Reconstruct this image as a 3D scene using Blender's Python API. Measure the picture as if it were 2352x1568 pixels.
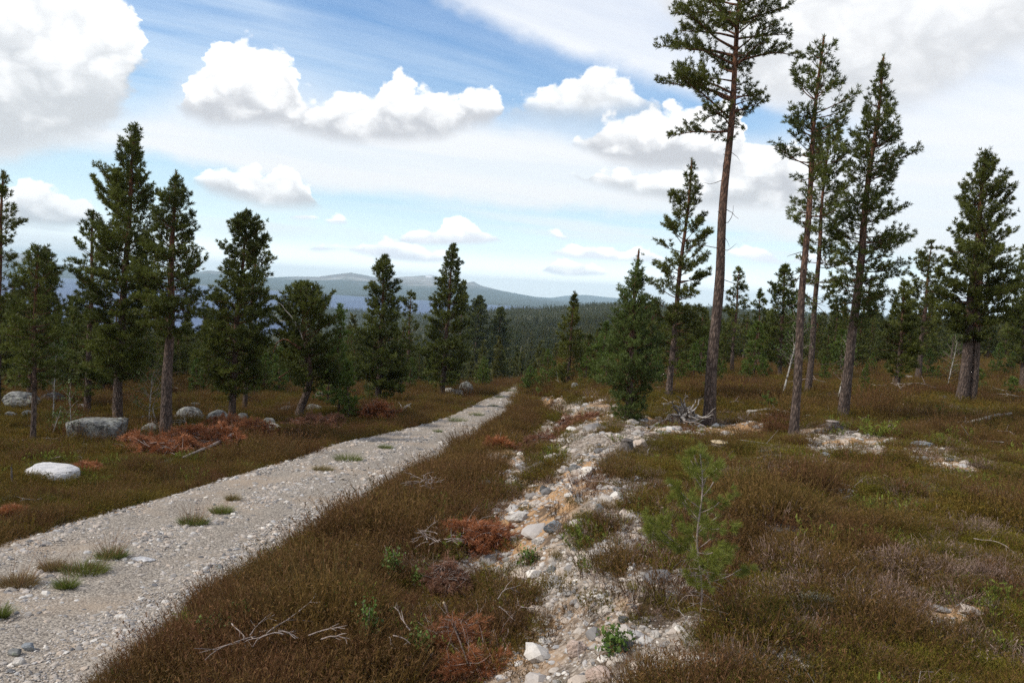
import bpy, math, numpy as np
from mathutils import Vector, Matrix

for _o in list(bpy.data.objects):
    bpy.data.objects.remove(_o)
SC = bpy.context.scene
ROOT = SC.collection
R = math.radians

# ------------------------------------------------------------------ camera
# The photograph is measured on a 2352 x 1568 grid ("picture points") when things are located.
FP, CU, CV = 1829.0, 1176.0, 784.0
PITCH, ROLL = R(3.5), R(3.3)
FWD = np.array([0, math.cos(PITCH), -math.sin(PITCH)])
_r0 = np.array([1.0, 0, 0]); _u0 = np.cross(_r0, FWD)
RGT = math.cos(ROLL) * _r0 + math.sin(ROLL) * _u0
UPV = -math.sin(ROLL) * _r0 + math.cos(ROLL) * _u0
cam_d = bpy.data.cameras.new('camera'); cam = bpy.data.objects.new('camera', cam_d); ROOT.objects.link(cam)
cam_d.sensor_width = 36; cam_d.lens = 36 * FP / 2352
cam_d.clip_start = 0.05; cam_d.clip_end = 90000
M = Matrix.Identity(4)
for i in range(3):
    M[i][0] = RGT[i]; M[i][1] = UPV[i]; M[i][2] = -FWD[i]
cam.matrix_world = M
SC.camera = cam
SC.view_settings.view_transform = 'Standard'; SC.view_settings.look = 'None'
SC.view_settings.gamma = 1; SC.view_settings.exposure = 0.32
try: SC.view_settings.use_curve_mapping = False
except Exception: pass
cy = SC.cycles
cy.max_bounces = 5; cy.diffuse_bounces = 3; cy.glossy_bounces = 2; cy.transmission_bounces = 2
cy.volume_bounces = 0; cy.transparent_max_bounces = 6
cy.use_denoising = False
cy.sample_clamp_indirect = 4

def project(p):
    p = np.asarray(p, float)
    X, Y, Z = p @ RGT, p @ UPV, p @ FWD
    return CU + FP * X / Z, CV - FP * Y / Z
def ray(u, v):
    return FWD + RGT * (u - CU) / FP - UPV * (v - CV) / FP
def azel(u, v):
    d = ray(u, v); d = d / np.linalg.norm(d)
    return math.atan2(d[0], d[1]), math.asin(d[2])

# ------------------------------------------------------------------ sky
SUN_EL, SUN_AZ = R(46), R(-105)          # azimuth from +Y (view direction) towards +X
world = bpy.data.worlds.new('World'); SC.world = world; world.use_nodes = True
WT = world.node_tree; WT.nodes.clear()

class NT:
    """small helper: arithmetic on node sockets"""
    def __init__(s, t): s.t = t
    def node(s, kind, **kw):
        n = s.t.nodes.new(kind)
        for k, v in kw.items(): setattr(n, k, v)
        return n
    def put(s, sock, v):
        if isinstance(v, (int, float)):
            if hasattr(sock.default_value, '__len__'): sock.default_value = [v] * len(sock.default_value)
            else: sock.default_value = v
        elif isinstance(v, (tuple, list)):
            sock.default_value = list(v) + ([1.0] if len(sock.default_value) == 4 and len(v) == 3 else [])
        else: s.t.links.new(v, sock)
    def m(s, op, a, b=None, c=None, clamp=False):
        n = s.node('ShaderNodeMath', operation=op, use_clamp=clamp)
        s.put(n.inputs[0], a)
        if b is not None: s.put(n.inputs[1], b)
        if c is not None: s.put(n.inputs[2], c)
        return n.outputs[0]
    def ramp(s, v, a, b, lo=0.0, hi=1.0, smooth=True):
        n = s.node('ShaderNodeMapRange', interpolation_type='SMOOTHSTEP' if smooth else 'LINEAR')
        for i, x in enumerate((v, a, b, lo, hi)): s.put(n.inputs[i], x)
        return n.outputs[0]
    def mix(s, f, a, b):
        n = s.node('ShaderNodeMix', data_type='RGBA'); n.clamp_factor = True
        s.put(n.inputs[0], f); s.put(n.inputs[6], a); s.put(n.inputs[7], b)
        return n.outputs[2]
    def noise(s, vec, scale, detail=4, rough=0.5, dist=0.0, out=0):
        n = s.node('ShaderNodeTexNoise')
        if vec is not None: s.put(n.inputs['Vector'], vec)
        n.inputs['Scale'].default_value = scale; n.inputs['Detail'].default_value = detail
        n.inputs['Roughness'].default_value = rough; n.inputs['Distortion'].default_value = dist
        return n.outputs[out]
    def xyz(s, x, y, z):
        n = s.node('ShaderNodeCombineXYZ')
        s.put(n.inputs[0], x); s.put(n.inputs[1], y); s.put(n.inputs[2], z); return n.outputs[0]

W = NT(WT)
tc = W.node('ShaderNodeTexCoord')
sep = W.node('ShaderNodeSeparateXYZ'); WT.links.new(tc.outputs['Generated'], sep.inputs[0])
dx, dy, dz = sep.outputs
AZ = W.m('ARCTAN2', dx, dy); EL = W.m('ARCSINE', dz)
A0, A1, E0, E1 = -0.80, 0.80, -0.05, 0.75
AZn = W.m('DIVIDE', W.m('SUBTRACT', AZ, A0), A1 - A0)

sky = W.node('ShaderNodeTexSky', sky_type='NISHITA'); sky.sun_disc = False
sky.sun_elevation = SUN_EL; sky.sun_rotation = SUN_AZ; sky.altitude = 500
sky.air_density = 1.0; sky.dust_density = 0.6; sky.ozone_density = 2.0
SKYK = 0.135
sk = W.node('ShaderNodeVectorMath', operation='SCALE'); WT.links.new(sky.outputs[0], sk.inputs[0]); sk.inputs['Scale'].default_value = SKYK
hs = W.node('ShaderNodeHueSaturation'); hs.inputs['Saturation'].default_value = 1.3; hs.inputs['Value'].default_value = 0.98
WT.links.new(sk.outputs[0], hs.inputs['Color'])
col = hs.outputs[0]

nvec = W.xyz(AZ, W.m('MULTIPLY', EL, 1.5), W.m('MULTIPLY', dy, 0.3))
nb = W.node('ShaderNodeTexNoise'); WT.links.new(nvec, nb.inputs['Vector'])
nb.inputs['Scale'].default_value = 13; nb.inputs['Detail'].default_value = 7; nb.inputs['Roughness'].default_value = 0.56
nbs = W.node('ShaderNodeSeparateXYZ'); WT.links.new(nb.outputs['Color'], nbs.inputs[0])
NX = W.m('SUBTRACT', nbs.outputs[0], 0.5); NY = W.m('SUBTRACT', nbs.outputs[1], 0.5); NZ = W.m('SUBTRACT', nbs.outputs[2], 0.5)
nf = W.node('ShaderNodeTexNoise'); WT.links.new(nvec, nf.inputs['Vector'])
nf.inputs['Scale'].default_value = 42; nf.inputs['Detail'].default_value = 5; nf.inputs['Roughness'].default_value = 0.6
nfs = W.node('ShaderNodeSeparateXYZ'); WT.links.new(nf.outputs['Color'], nfs.inputs[0])
FX = W.m('SUBTRACT', nfs.outputs[0], 0.5); FY = W.m('SUBTRACT', nfs.outputs[1], 0.5)
# billow: rounded cauliflower heads
vor = W.node('ShaderNodeTexVoronoi', feature='F1', voronoi_dimensions='2D'); WT.links.new(W.xyz(W.m('ADD', AZ, W.m('MULTIPLY', NX, 0.08)), W.m('ADD', W.m('MULTIPLY', EL, 1.3), W.m('MULTIPLY', NY, 0.08)), 0.0), vor.inputs['Vector'])
vor.inputs['Scale'].default_value = 26; vor.inputs['Detail'].default_value = 1.0; vor.inputs['Roughness'].default_value = 0.55
BIL = W.m('SUBTRACT', 0.42, vor.outputs['Distance'])

def curve(pts, az_in):
    """height of an outline (elevation) as a function of azimuth"""
    n = W.node('ShaderNodeFloatCurve'); cm = n.mapping; cm.extend = 'HORIZONTAL'
    c = cm.curves[0]
    xs = sorted(((min(max((a - A0) / (A1 - A0), 0), 1), min(max((e - E0) / (E1 - E0), 0), 1)) for a, e in pts))
    c.points[0].location = xs[0]; c.points[1].location = xs[-1]
    for x, y in xs[1:-1]: c.points.new(x, y)
    cm.update(); W.put(n.inputs['Value'], az_in)
    return W.m('MULTIPLY_ADD', n.outputs[0], E1 - E0, E0)

def outline(pts, which):
    out = []
    for q in pts: out.append(azel(q[0], q[1 if which == 't' else 2]))
    return out

def band(col, pts, amp=0.03, fine=0.008, bil=0.02, wt=0.004, wb=0.012, dark=(0.56, 0.57, 0.60), light=(1.0, 1.0, 1.0),
         op=1.0, shade=0.55, flat=0.3, nz=0.9):
    azw = W.m('ADD', AZn, W.m('MULTIPLY_ADD', NX, amp * 0.8, W.m('MULTIPLY', FX, fine * 0.8)))
    elw = W.m('ADD', EL, W.m('MULTIPLY_ADD', NY, amp, W.m('MULTIPLY', FY, fine)))
    T = curve(outline(pts, 't'), azw); B = curve(outline(pts, 'b'), azw)
    dtop = W.m('ADD', W.m('SUBTRACT', T, elw), W.m('MULTIPLY', BIL, bil))
    elb = W.m('ADD', EL, W.m('MULTIPLY', NY, amp * flat))
    dbot = W.m('SUBTRACT', elb, B)
    a = W.m('MULTIPLY', W.ramp(dtop, -wt, wt), W.ramp(dbot, -wb, wb))
    thick = W.m('SUBTRACT', T, B)
    a = W.m('MULTIPLY', a, W.ramp(thick, 0.0005, 0.006))
    if op != 1.0: a = W.m('MULTIPLY', a, op)
    t = W.m('DIVIDE', dbot, W.m('ADD', thick, 0.004))
    t = W.m('ADD', t, W.m('MULTIPLY_ADD', NZ, nz, W.m('MULTIPLY', BIL, 0.55 * nz)))
    L = W.ramp(t, -0.1, shade)
    return W.mix(a, col, W.mix(L, dark, light))

def veil(col, pts, wt, wb, op, streak, tint=(0.93, 0.95, 1.0)):
    azw = W.m('ADD', AZn, W.m('MULTIPLY', NX, 0.03)); elw = W.m('MULTIPLY_ADD', NY, 0.04, EL)
    T = curve(outline(pts, 't'), azw); B = curve(outline(pts, 'b'), azw)
    a = W.m('MULTIPLY', W.ramp(W.m('SUBTRACT', T, elw), -wt, wt), W.ramp(W.m('SUBTRACT', elw, B), -wb, wb))
    a = W.m('MULTIPLY', W.m('MULTIPLY', a, op), streak)
    return W.mix(a, col, tint)

# streaky high cloud lives on a plane high above: perspective coordinates
inv = W.m('ADD', dz, 0.12)
px = W.m('DIVIDE', dx, inv); py = W.m('DIVIDE', dy, inv)
ca, sa = math.cos(R(28)), math.sin(R(28))
sx = W.m('ADD', W.m('MULTIPLY', px, ca), W.m('MULTIPLY', py, sa)); sy = W.m('SUBTRACT', W.m('MULTIPLY', py, ca), W.m('MULTIPLY', px, sa))
st = W.noise(W.xyz(W.m('MULTIPLY', sx, 0.45), W.m('MULTIPLY', sy, 2.2), 0.0), 1.3, 6, 0.58, 0.25)
ST = W.ramp(st, 0.30, 0.74)
ev = W.noise(W.xyz(W.m('MULTIPLY', AZ, 2.2), W.m('MULTIPLY_ADD', AZ, 1.5, W.m('MULTIPLY', EL, 28.0)), 3.0), 1.3, 5, 0.55, 0.1)
EV = W.ramp(ev, 0.40, 0.62)
outside = W.ramp(W.m('ABSOLUTE', AZ), 0.62, 0.85)
# thin general veil
col = W.mix(W.m('MULTIPLY', ST, 0.22), col, (0.85, 0.91, 1.0))
# hazy brightening close to the horizon
col = W.mix(W.m('MULTIPLY', W.ramp(EL, 0.32, 0.0), 0.75), col, (0.68, 0.86, 0.93))
# broad white veil under the long cumulus, descending to the right
col = W.mix(W.m('MULTIPLY', W.ramp(EL, 0.11, 0.0), 0.85), col, (1.12, 1.28, 1.32))
col = W.mix(W.ramp(EL, 0.055, 0.01), col, (1.75, 1.80, 1.78))
col = veil(col, [(-300, 120, 420), (0, 200, 370), (150, 230, 345), (300, 260, 352), (450, 200, 372), (600, 200, 400), (750, 220, 432),
                 (900, 250, 446), (1050, 255, 458), (1200, 285, 470), (1350, 300, 480), (1500, 330, 490), (1700, 330, 520), (1900, 300, 560),
                 (2100, 260, 590), (2352, 240, 600), (2600, 200, 600)], 0.03, 0.010, 0.93, W.m('MULTIPLY_ADD', EV, 0.16, 0.84), (0.84, 0.845, 0.86))
# lower streaks
col = veil(col, [(-300, 480, 640), (0, 490, 620), (200, 500, 600), (400, 470, 560), (700, 440, 540), (1000, 460, 545), (1300, 480, 570),
                 (1600, 500, 600), (1900, 520, 640), (2352, 540, 660), (2600, 540, 680)], 0.02, 0.02, 0.70, EV, (0.82, 0.86, 0.88))
# upper veils: left of the deep blue and the great white fan on the right
col = veil(col, [(-300, -600, 260), (200, -600, 260), (400, -500, 240), (700, 30, 200), (900, 110, 190), (1100, 150, 200), (1200, 170, 190),
                 (1300, 180, 185)], 0.05, 0.03, 0.62, ST, (0.66, 0.76, 0.86))
col = veil(col, [(880, -600, -80), (1000, -600, -10), (1150, -600, 55), (1300, -600, 115), (1450, -600, 165), (1600, -600, 215), (1800, -600, 250),
                 (2000, -600, 290), (2352, -600, 330), (2600, -600, 400)], 0.05, 0.014, 0.95, W.m('MULTIPLY_ADD', ST, 0.3, 0.72), (0.82, 0.835, 0.87))
col = W.mix(W.m('MULTIPLY', outside, W.m('MULTIPLY_ADD', W.ramp(nbs.outputs[2], 0.42, 0.6), 0.55, 0.2)), col, (0.88, 0.91, 0.96))
# small low cumulus near the horizon
col = band(col, [(400, 640, 640), (1230, 626, 626), (1245, 616, 622), (1270, 598, 628), (1300, 588, 632), (1345, 600, 632), (1385, 620, 630), (1400, 628, 628),
                 (1700, 640, 640), (2352, 640, 640)], 0.010, 0.008, 0.008, 0.0022, 0.003, (0.92, 0.95, 1.02), (1.45, 1.42, 1.40))
col = band(col, [(600, 562, 562), (705, 566, 572), (730, 560, 576), (800, 568, 574), (830, 560, 582), (860, 549, 590), (890, 544, 594), (940, 558, 600),
                 (990, 578, 602), (1025, 578, 600), (1060, 596, 600), (1100, 604, 604), (1240, 580, 580), (1255, 574, 580), (1290, 564, 586), (1340, 556, 592),
                 (1390, 566, 596), (1435, 574, 598), (1455, 566, 598), (1490, 572, 600), (1530, 590, 600), (1640, 592, 592), (1670, 576, 582), (1700, 569, 590), (1730, 561, 598),
                 (1780, 574, 604), (1810, 592, 602), (1835, 582, 600), (1870, 580, 604), (1905, 594, 612), (1945, 602, 614), (1980, 620, 620)],
           0.012, 0.009, 0.009, 0.0022, 0.004, (0.86, 0.89, 0.96), (1.35, 1.33, 1.32))
col = band(col, [(-100, 560, 560), (640, 500, 500), (668, 490, 500), (690, 484, 503), (720, 492, 502), (738, 506, 506), (750, 500, 510), (775, 494, 514), (800, 504, 512), (815, 508, 508), (905, 550, 550), (920, 540, 556), (945, 524, 560),
                 (1010, 520, 562), (1022, 500, 562), (1052, 491, 560), (1090, 504, 560), (1112, 524, 558), (1148, 542, 552), (1165, 552, 552),
                 (1250, 530, 530), (1290, 536, 548), (1320, 545, 548), (2400, 560, 560)],
           0.012, 0.010, 0.011, 0.0025, 0.004, (0.76, 0.79, 0.85), (1.22, 1.20, 1.20))
# left pair and the grey shelf on the right
col = band(col, [(-200, 420, 540), (-60, 400, 530), (15, 436, 522), (32, 436, 520), (50, 402, 518), (80, 397, 520), (120, 422, 524), (170, 440, 522), (212, 462, 512),
                 (245, 492, 500), (300, 480, 480), (440, 412, 412), (458, 408, 416), (482, 392, 436), (540, 376, 455), (585, 376, 466), (603, 392, 470), (640, 379, 472), (662, 384, 472),
                 (692, 404, 472), (716, 430, 470), (735, 458, 464), (780, 470, 470), (1290, 400, 400), (1400, 395, 430), (1500, 390, 450), (1600, 380, 468),
                 (1700, 370, 474), (1800, 380, 474), (1900, 400, 466), (1980, 440, 455), (2050, 460, 460), (2400, 460, 460)],
           0.020, 0.013, 0.016, 0.0025, 0.009, (0.56, 0.575, 0.60))
# great grey-based mass, upper right
col = band(col, [(1380, -500, -420), (1480, -500, -120), (1560, -500, 60), (1700, -500, 190), (1800, -500, 235), (1920, -500, 245), (2050, -500, 252),
                 (2150, -500, 215), (2250, -500, 165), (2352, -500, 115), (2500, -500, 60), (2700, -500, 0)],
           0.05, 0.010, 0.0, 0.02, 0.022, (0.60, 0.605, 0.62), (0.90, 0.90, 0.90), 0.85, 0.42, 0.3, 0.45)
# long cumulus in the middle; broad one behind the tall pine
col = band(col, [(300, 240, 240), (402, 232, 238), (412, 205, 248), (432, 168, 262), (470, 140, 276), (486, 98, 284), (545, 78, 284), (592, 92, 284), (645, 122, 292), (668, 148, 298),
                 (684, 205, 302), (740, 225, 312), (770, 205, 318), (800, 199, 322), (850, 212, 324), (884, 178, 324), (928, 170, 322), (962, 184, 318), (1000, 202, 314), (1040, 222, 306),
                 (1058, 200, 300), (1086, 192, 292), (1122, 200, 284), (1150, 228, 268), (1168, 256, 258), (1230, 300, 300), (1300, 322, 322), (1318, 314, 330), (1352, 292, 346),
                 (1400, 262, 368), (1480, 243, 382), (1560, 236, 388), (1640, 224, 392), (1700, 238, 410), (1722, 300, 430), (1750, 322, 445), (1792, 318, 455), (1850, 336, 458), (1905, 380, 455),
                 (1960, 430, 448), (2010, 450, 450), (2400, 450, 450)],
           0.032, 0.022, 0.022, 0.0042, 0.010, (0.53, 0.54, 0.57), (1.0, 1.0, 1.0))
# great cumulus upper left; torn one right of the blue
col = band(col, [(-500, -400, 420), (-100, -300, 372), (0, -260, 362), (90, -220, 348), (180, -160, 322), (235, -60, 296), (270, -10, 262), (298, 20, 220), (318, 60, 170), (332, 120, 135), (380, 150, 150),
                 (1150, 250, 250), (1195, 240, 252), (1242, 222, 262), (1262, 196, 268), (1302, 188, 266), (1345, 158, 272), (1382, 148, 268), (1432, 176, 258), (1475, 214, 246), (1520, 240, 242), (1600, 250, 250), (2400, 250, 250)],
           0.055, 0.024, 0.018, 0.006, 0.022, (0.57, 0.585, 0.605), (0.98, 0.98, 0.98), 0.97, 0.70)
bg = W.node('ShaderNodeBackground'); WT.links.new(col, bg.inputs[0]); bg.inputs[1].default_value = 1.0
wo = W.node('ShaderNodeOutputWorld'); WT.links.new(bg.outputs[0], wo.inputs[0])

sun_d = bpy.data.lights.new('sun', 'SUN'); sun = bpy.data.objects.new('sun', sun_d); ROOT.objects.link(sun)
sun_d.energy = 3.1; sun_d.angle = R(4); sun_d.color = (1.0, 0.93, 0.82)
sd = Vector((math.sin(SUN_AZ) * math.cos(SUN_EL), math.cos(SUN_AZ) * math.cos(SUN_EL), math.sin(SUN_EL)))
sun.rotation_euler = sd.to_track_quat('Z', 'Y').to_euler()

# ------------------------------------------------------------------ helpers
RNG = np.random.default_rng(7)
def _hash(ix, iy, seed):
    h = (ix.astype(np.int64) * 374761393 + iy.astype(np.int64) * 668265263 + seed * 1442695041) & 0xffffffff
    h = ((h ^ (h >> 13)) * 1274126177) & 0xffffffff
    h = (h ^ (h >> 16)) & 0xffffffff
    return h / 4294967295.0
def vn(x, y, seed=0):
    x = np.asarray(x, float); y = np.asarray(y, float)
    ix = np.floor(x); iy = np.floor(y); fx = x - ix; fy = y - iy
    fx = fx * fx * (3 - 2 * fx); fy = fy * fy * (3 - 2 * fy)
    a = _hash(ix, iy, seed); b = _hash(ix + 1, iy, seed); c = _hash(ix, iy + 1, seed); d = _hash(ix + 1, iy + 1, seed)
    return (a * (1 - fx) + b * fx) * (1 - fy) + (c * (1 - fx) + d * fx) * fy
def fbm(x, y, seed=0, oct=4, gain=0.5):
    s = 0; a = 1; t = 0
    for o in range(oct):
        s = s + a * (vn(x, y, seed + o * 17) - 0.5); t += a; a *= gain; x = x * 2.03 + 11.3; y = y * 2.03 + 5.7
    return s / t * 2
def sm(t):
    t = np.clip(t, 0, 1); return t * t * (3 - 2 * t)

# ------------------------------------------------------------------ the lie of the land
def _on_plane(u, v, h, s):
    d = ray(u, v); t = h / (-d[2] - s * d[1]); return d * t      # z = -h - s*y
LEFT_EDGE = [(0, 1256), (176, 1197), (352, 1150), (527, 1094), (668, 1056), (791, 1014), (870, 999), (953, 980), (1014, 962), (1068, 940), (1117, 916), (1160, 898), (1186, 887)]
RIGHT_EDGE = [(200, 1600), (420, 1425), (520, 1345), (650, 1272), (740, 1212), (820, 1160), (903, 1116), (983, 1064), (1029, 1042), (1098, 1001), (1136, 977), (1167, 950), (1186, 918), (1195, 888)]
_le = np.array([_on_plane(u, v, 2.7, 0.087) for u, v in LEFT_EDGE]); _re = np.array([_on_plane(u, v, 2.7, 0.087) for u, v in RIGHT_EDGE])
def _ext(P):
    P = P[np.argsort(P[:, 1])]; s0 = (P[3, 0] - P[0, 0]) / (P[3, 1] - P[0, 1])
    a = P[0] - np.array([s0 * 20, 20, 0]); s1 = (P[-1, 0] - P[-3, 0]) / (P[-1, 1] - P[-3, 1])
    b = P[-1] + np.array([s1 * 60, 60, 0]); return np.vstack([a, P, b])
_le, _re = _ext(_le), _ext(_re)
def road_l(y): return np.interp(y, _le[:, 1], _le[:, 0])
def road_r(y): return np.interp(y, _re[:, 1], _re[:, 0])
_dt = np.array([_on_plane(u, v, 2.15, 0.066) for u, v in [(1120, 1568), (1140, 1400), (1150, 1250), (1175, 1130), (1200, 1040), (1240, 970), (1262, 930)]])
def ditch_x(y): return np.interp(y, _dt[:, 1], _dt[:, 0])

LAKE = -120.0
def _az(u): return azel(u, 700)[0]
COLS = [  # azimuth, then (distance, height) of the land along that direction
 (_az(-300), [(0, -2.7), (60, -7.8), (100, -11.5), (200, -22), (400, -40), (800, -66), (1400, -98), (1950, -124), (2300, -140), (13800, -140), (14500, -115), (16000, -95)]),
 (_az(450),  [(0, -2.7), (60, -8.0), (100, -12.5), (200, -24), (400, -43), (800, -72), (1300, -100), (1750, -124), (2300, -140), (9300, -140), (9700, -117), (10500, -105), (13000, -95)]),
 (_az(600),  [(0, -2.7), (60, -8.0), (100, -12.5), (200, -25), (400, -44), (800, -74), (1300, -102), (1850, -124), (2200, -135), (8300, -140), (8700, -117), (9500, -105), (13000, -95)]),
 (_az(650),  [(0, -2.7), (60, -8.0), (100, -12.5), (200, -25), (400, -44), (800, -76), (1300, -102), (1900, -122), (2300, -124), (2430, -116), (2900, -108), (3500, -114), (3700, -130), (8000, -140), (8300, -117), (9500, -105), (13000, -95)]),
 (_az(720),  [(0, -2.7), (60, -8.0), (100, -12.6), (200, -26), (400, -45), (800, -76), (1300, -100), (1900, -112), (2400, -112), (2900, -107), (3450, -113), (3700, -130), (7700, -140), (8000, -117), (9500, -100), (13000, -90)]),
 (_az(950),  [(0, -2.7), (70, -8.8), (100, -12.8), (200, -26), (400, -42), (800, -62), (1300, -72), (1900, -84), (2600, -98), (3300, -114), (3600, -130), (7300, -140), (7600, -117), (9500, -100), (13000, -80)]),
 (_az(1080), [(0, -2.7), (75, -9.2), (100, -12.6), (200, -27), (350, -38), (600, -42), (1000, -43), (1500, -44), (2000, -58), (2600, -90), (3200, -130), (6800, -140), (7200, -117), (9500, -105), (13000, -95)]),
 (_az(1240), [(0, -2.7), (75, -8.4), (100, -11.0), (200, -26), (350, -36), (600, -37), (1000, -33), (1500, -28), (2000, -50), (2600, -100), (3200, -130), (6800, -140), (7200, -117), (9500, -105), (13000, -95)]),
 (_az(1420), [(0, -2.0), (60, -6.0), (100, -8.6), (200, -18), (350, -27), (600, -30), (1000, -25), (1500, -17), (2200, -24), (3200, -60), (6000, -110), (9500, -105), (13000, -95)]),
 (_az(1800), [(0, -1.9), (60, -5.0), (100, -7.0), (200, -14), (350, -22), (600, -26), (1000, -22), (1500, -15), (2200, -20), (3200, -50), (6000, -90), (13000, -90)]),
 (_az(2352), [(0, -1.8), (60, -3.4), (100, -4.6), (200, -8), (350, -13), (600, -17), (1000, -16), (1500, -11), (2200, -15), (3200, -30), (6000, -60), (13000, -90)]),
]
_CA = np.array([c[0] for c in COLS])
_skyl = [(-300, 570), (-100, 570), (0, 574), (40, 582), (75, 586), (105, 597), (130, 607), (200, 615), (300, 622), (400, 628), (440, 627), (480, 621), (520, 624), (560, 634), (610, 638), (680, 635), (730, 636),
         (770, 631), (805, 626), (840, 632), (870, 638), (900, 637), (950, 635), (990, 632), (1012, 638), (1040, 650), (1065, 650), (1088, 647), (1105, 656), (1150, 667), (1220, 680), (1290, 692),
         (1400, 702), (1600, 706), (1660, 703), (1700, 709), (2352, 742), (2700, 760)]
_skA = np.array([azel(u, v)[0] for u, v in _skyl]); _skE = np.array([math.tan(azel(u, v)[1]) for u, v in _skyl])
_sky2 = [(-300, 600), (500, 645), (580, 640), (650, 645), (1150, 690), (1270, 684), (1300, 679), (1345, 677), (1400, 683), (1440, 686), (1500, 700), (2700, 770)]
_s2A = np.array([azel(u, v)[0] for u, v in _sky2]); _s2E = np.array([math.tan(azel(u, v)[1]) for u, v in _sky2])
RM, RM2 = 15500.0, 23000.0

def land(x, y):
    x = np.asarray(x, float); y = np.asarray(y, float)
    r = np.hypot(x, y); az = np.arctan2(x, y)
    yy = np.clip(y, -8, None)
    far = np.zeros_like(r); prof = [np.interp(r, [q[0] for q in c[1]], [q[1] for q in c[1]]) for c in COLS]
    a = np.clip(az, _CA[0], _CA[-1]); k = np.clip(np.searchsorted(_CA, a) - 1, 0, len(COLS) - 2)
    t = sm((a - _CA[k]) / (_CA[k + 1] - _CA[k])) * 0.6 + 0.4 * np.clip((a - _CA[k]) / (_CA[k + 1] - _CA[k]), 0, 1)
    S = np.stack(prof)
    idx = np.arange(r.size); f = S.reshape(len(COLS), -1)
    far = (f[k.ravel(), idx] * (1 - t.ravel()) + f[(k + 1).ravel(), idx] * t.ravel()).reshape(r.shape)
    amp = np.clip((r - 90) / 500, 0, 1) * np.clip((1900 - r) / 500, 0.15, 1)
    far = far + amp * 7 * fbm(x / 190, y / 190, 5, 4) + np.clip((r - 60) / 60, 0, 1) * np.clip((2500 - r) / 500, 0, 1) * 0.7 * fbm(x / 17, y / 17, 9, 3)
    # mountains
    e1 = np.interp(az, _skA, _skE) * RM; e2 = np.interp(az, _s2A, _s2E) * RM2
    up = sm((r - 8600) / (RM - 8600)) ** 1.25; dn = 1 - sm((r - RM) / 4500)
    m1 = (e1 - far) * np.where(r < RM, up, dn)
    rough = 1 + 0.30 * fbm(x / 900, y / 900, 21, 5, 0.55) * np.clip(1 - (r / RM) ** 6, 0, 1)
    m1 = np.maximum(m1, 0) * rough
    m2 = np.maximum(e2 - far, 0) * sm((r - 17500) / 4500)
    m2 = np.where(r > 17500, m2, 0)
    hump = 40 * np.maximum(fbm(x / 1500, y / 1500, 77, 4), 0) * sm((r - 8000) / 2500)
    far = np.where(r > 7500, np.maximum(far + m1, far + m2) + hump * np.clip((12500 - r) / 3000, 0, 1), far)
    # close ground
    zr = -2.7 - 0.087 * yy - np.where(yy > 66, (yy - 66) ** 2 * 0.0016, 0)
    zR = -1.78 - 0.05 * yy + 0.020 * np.clip(x - 5, 0, 60)
    e = road_r(yy); l = road_l(yy)
    t = sm((x - (e + 0.3)) / 4.2)
    near = zr * (1 - t) + zR * t
    fade = np.clip((60 - yy) / 25, 0, 1)
    near = near - 0.42 * np.exp(-((x - ditch_x(yy)) / 0.75) ** 2) * fade
    near = near + 0.14 * np.exp(-((x - e - 1.3) / 0.7) ** 2) * fade
    near = near - 0.12 * np.exp(-((x - l + 0.9) / 0.6) ** 2) * fade
    off = np.clip(np.maximum(x - e, l - x) / 1.2, 0, 1)
    near = near + (0.02 + 0.30 * off) * fbm(x / 2.4, y / 2.4, 31, 4) + 0.06 * off * fbm(x / 0.6, y / 0.6, 41, 2)
    near = near + 0.5 * off * np.clip((r - 12) / 30, 0, 1) * fbm(x / 11, y / 11, 51, 3)
    w = sm((r - 62) / 36)
    return near * (1 - w) + far * w

def land1(x, y): return float(land(np.array([x]), np.array([y]))[0])
_TT = np.concatenate([np.arange(0.8, 40, 0.08), np.arange(40, 200, 0.5), np.geomspace(200, 5000, 500)])
def hit(u, v):
    """the point of the ground seen at picture point (u, v)"""
    d = ray(u, v); P = _TT[:, None] * d
    g = P[:, 2] - land(P[:, 0], P[:, 1]); k = int(np.argmax(g < 0))
    if g[k] >= 0: return None
    if k == 0: return P[0]
    f = g[k - 1] / (g[k - 1] - g[k]); p = P[k - 1] * (1 - f) + P[k] * f
    return np.array([p[0], p[1], land1(p[0], p[1])])

# bare, stony ground right of the track: strokes (u, v, half width) and patches (u, v, half width, half height)
STROKES = [
 [(1500, 978, 26), (1420, 1012, 34), (1350, 1062, 44), (1285, 1120, 56), (1235, 1190, 74), (1228, 1250, 84), (1275, 1320, 110), (1350, 1375, 140), (1420, 1430, 150), (1360, 1490, 150), (1270, 1570, 130), (1180, 1700, 140)],
 [(1262, 925, 14), (1320, 940, 26), (1372, 948, 34), (1330, 985, 40), (1262, 1000, 26)],
 [(1120, 1050, 22), (1180, 1060, 30), (1180, 1100, 30), (1240, 1130, 40)], [(1225, 1120, 30), (1330, 1135, 46), (1440, 1140, 40)], [(940, 1200, 16), (1010, 1225, 24), (1060, 1250, 26)],
 [(1060, 1300, 30), (1130, 1290, 40), (1180, 1330, 40)], [(1540, 975, 10), (1620, 985, 14), (1700, 990, 20), (1760, 985, 12)],
 [(1880, 1018, 26), (1960, 1012, 22), (2040, 1020, 16)], [(2090, 1030, 14), (2190, 1060, 24), (2240, 1082, 16)], [(1850, 1000, 14), (1990, 998, 10)],
 [(1390, 1560, 60), (1500, 1545, 40), (1640, 1530, 34), (1760, 1500, 30), (1850, 1530, 26)], [(1420, 1180, 30), (1480, 1200, 20)], [(1480, 1330, 60), (1560, 1360, 40)],
 [(1930, 1128, 16), (1950, 1130, 16)], [(2120, 1425, 16), (2200, 1410, 16), (2300, 1380, 10)], [(2060, 1280, 10), (2140, 1300, 14)],
]
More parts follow.
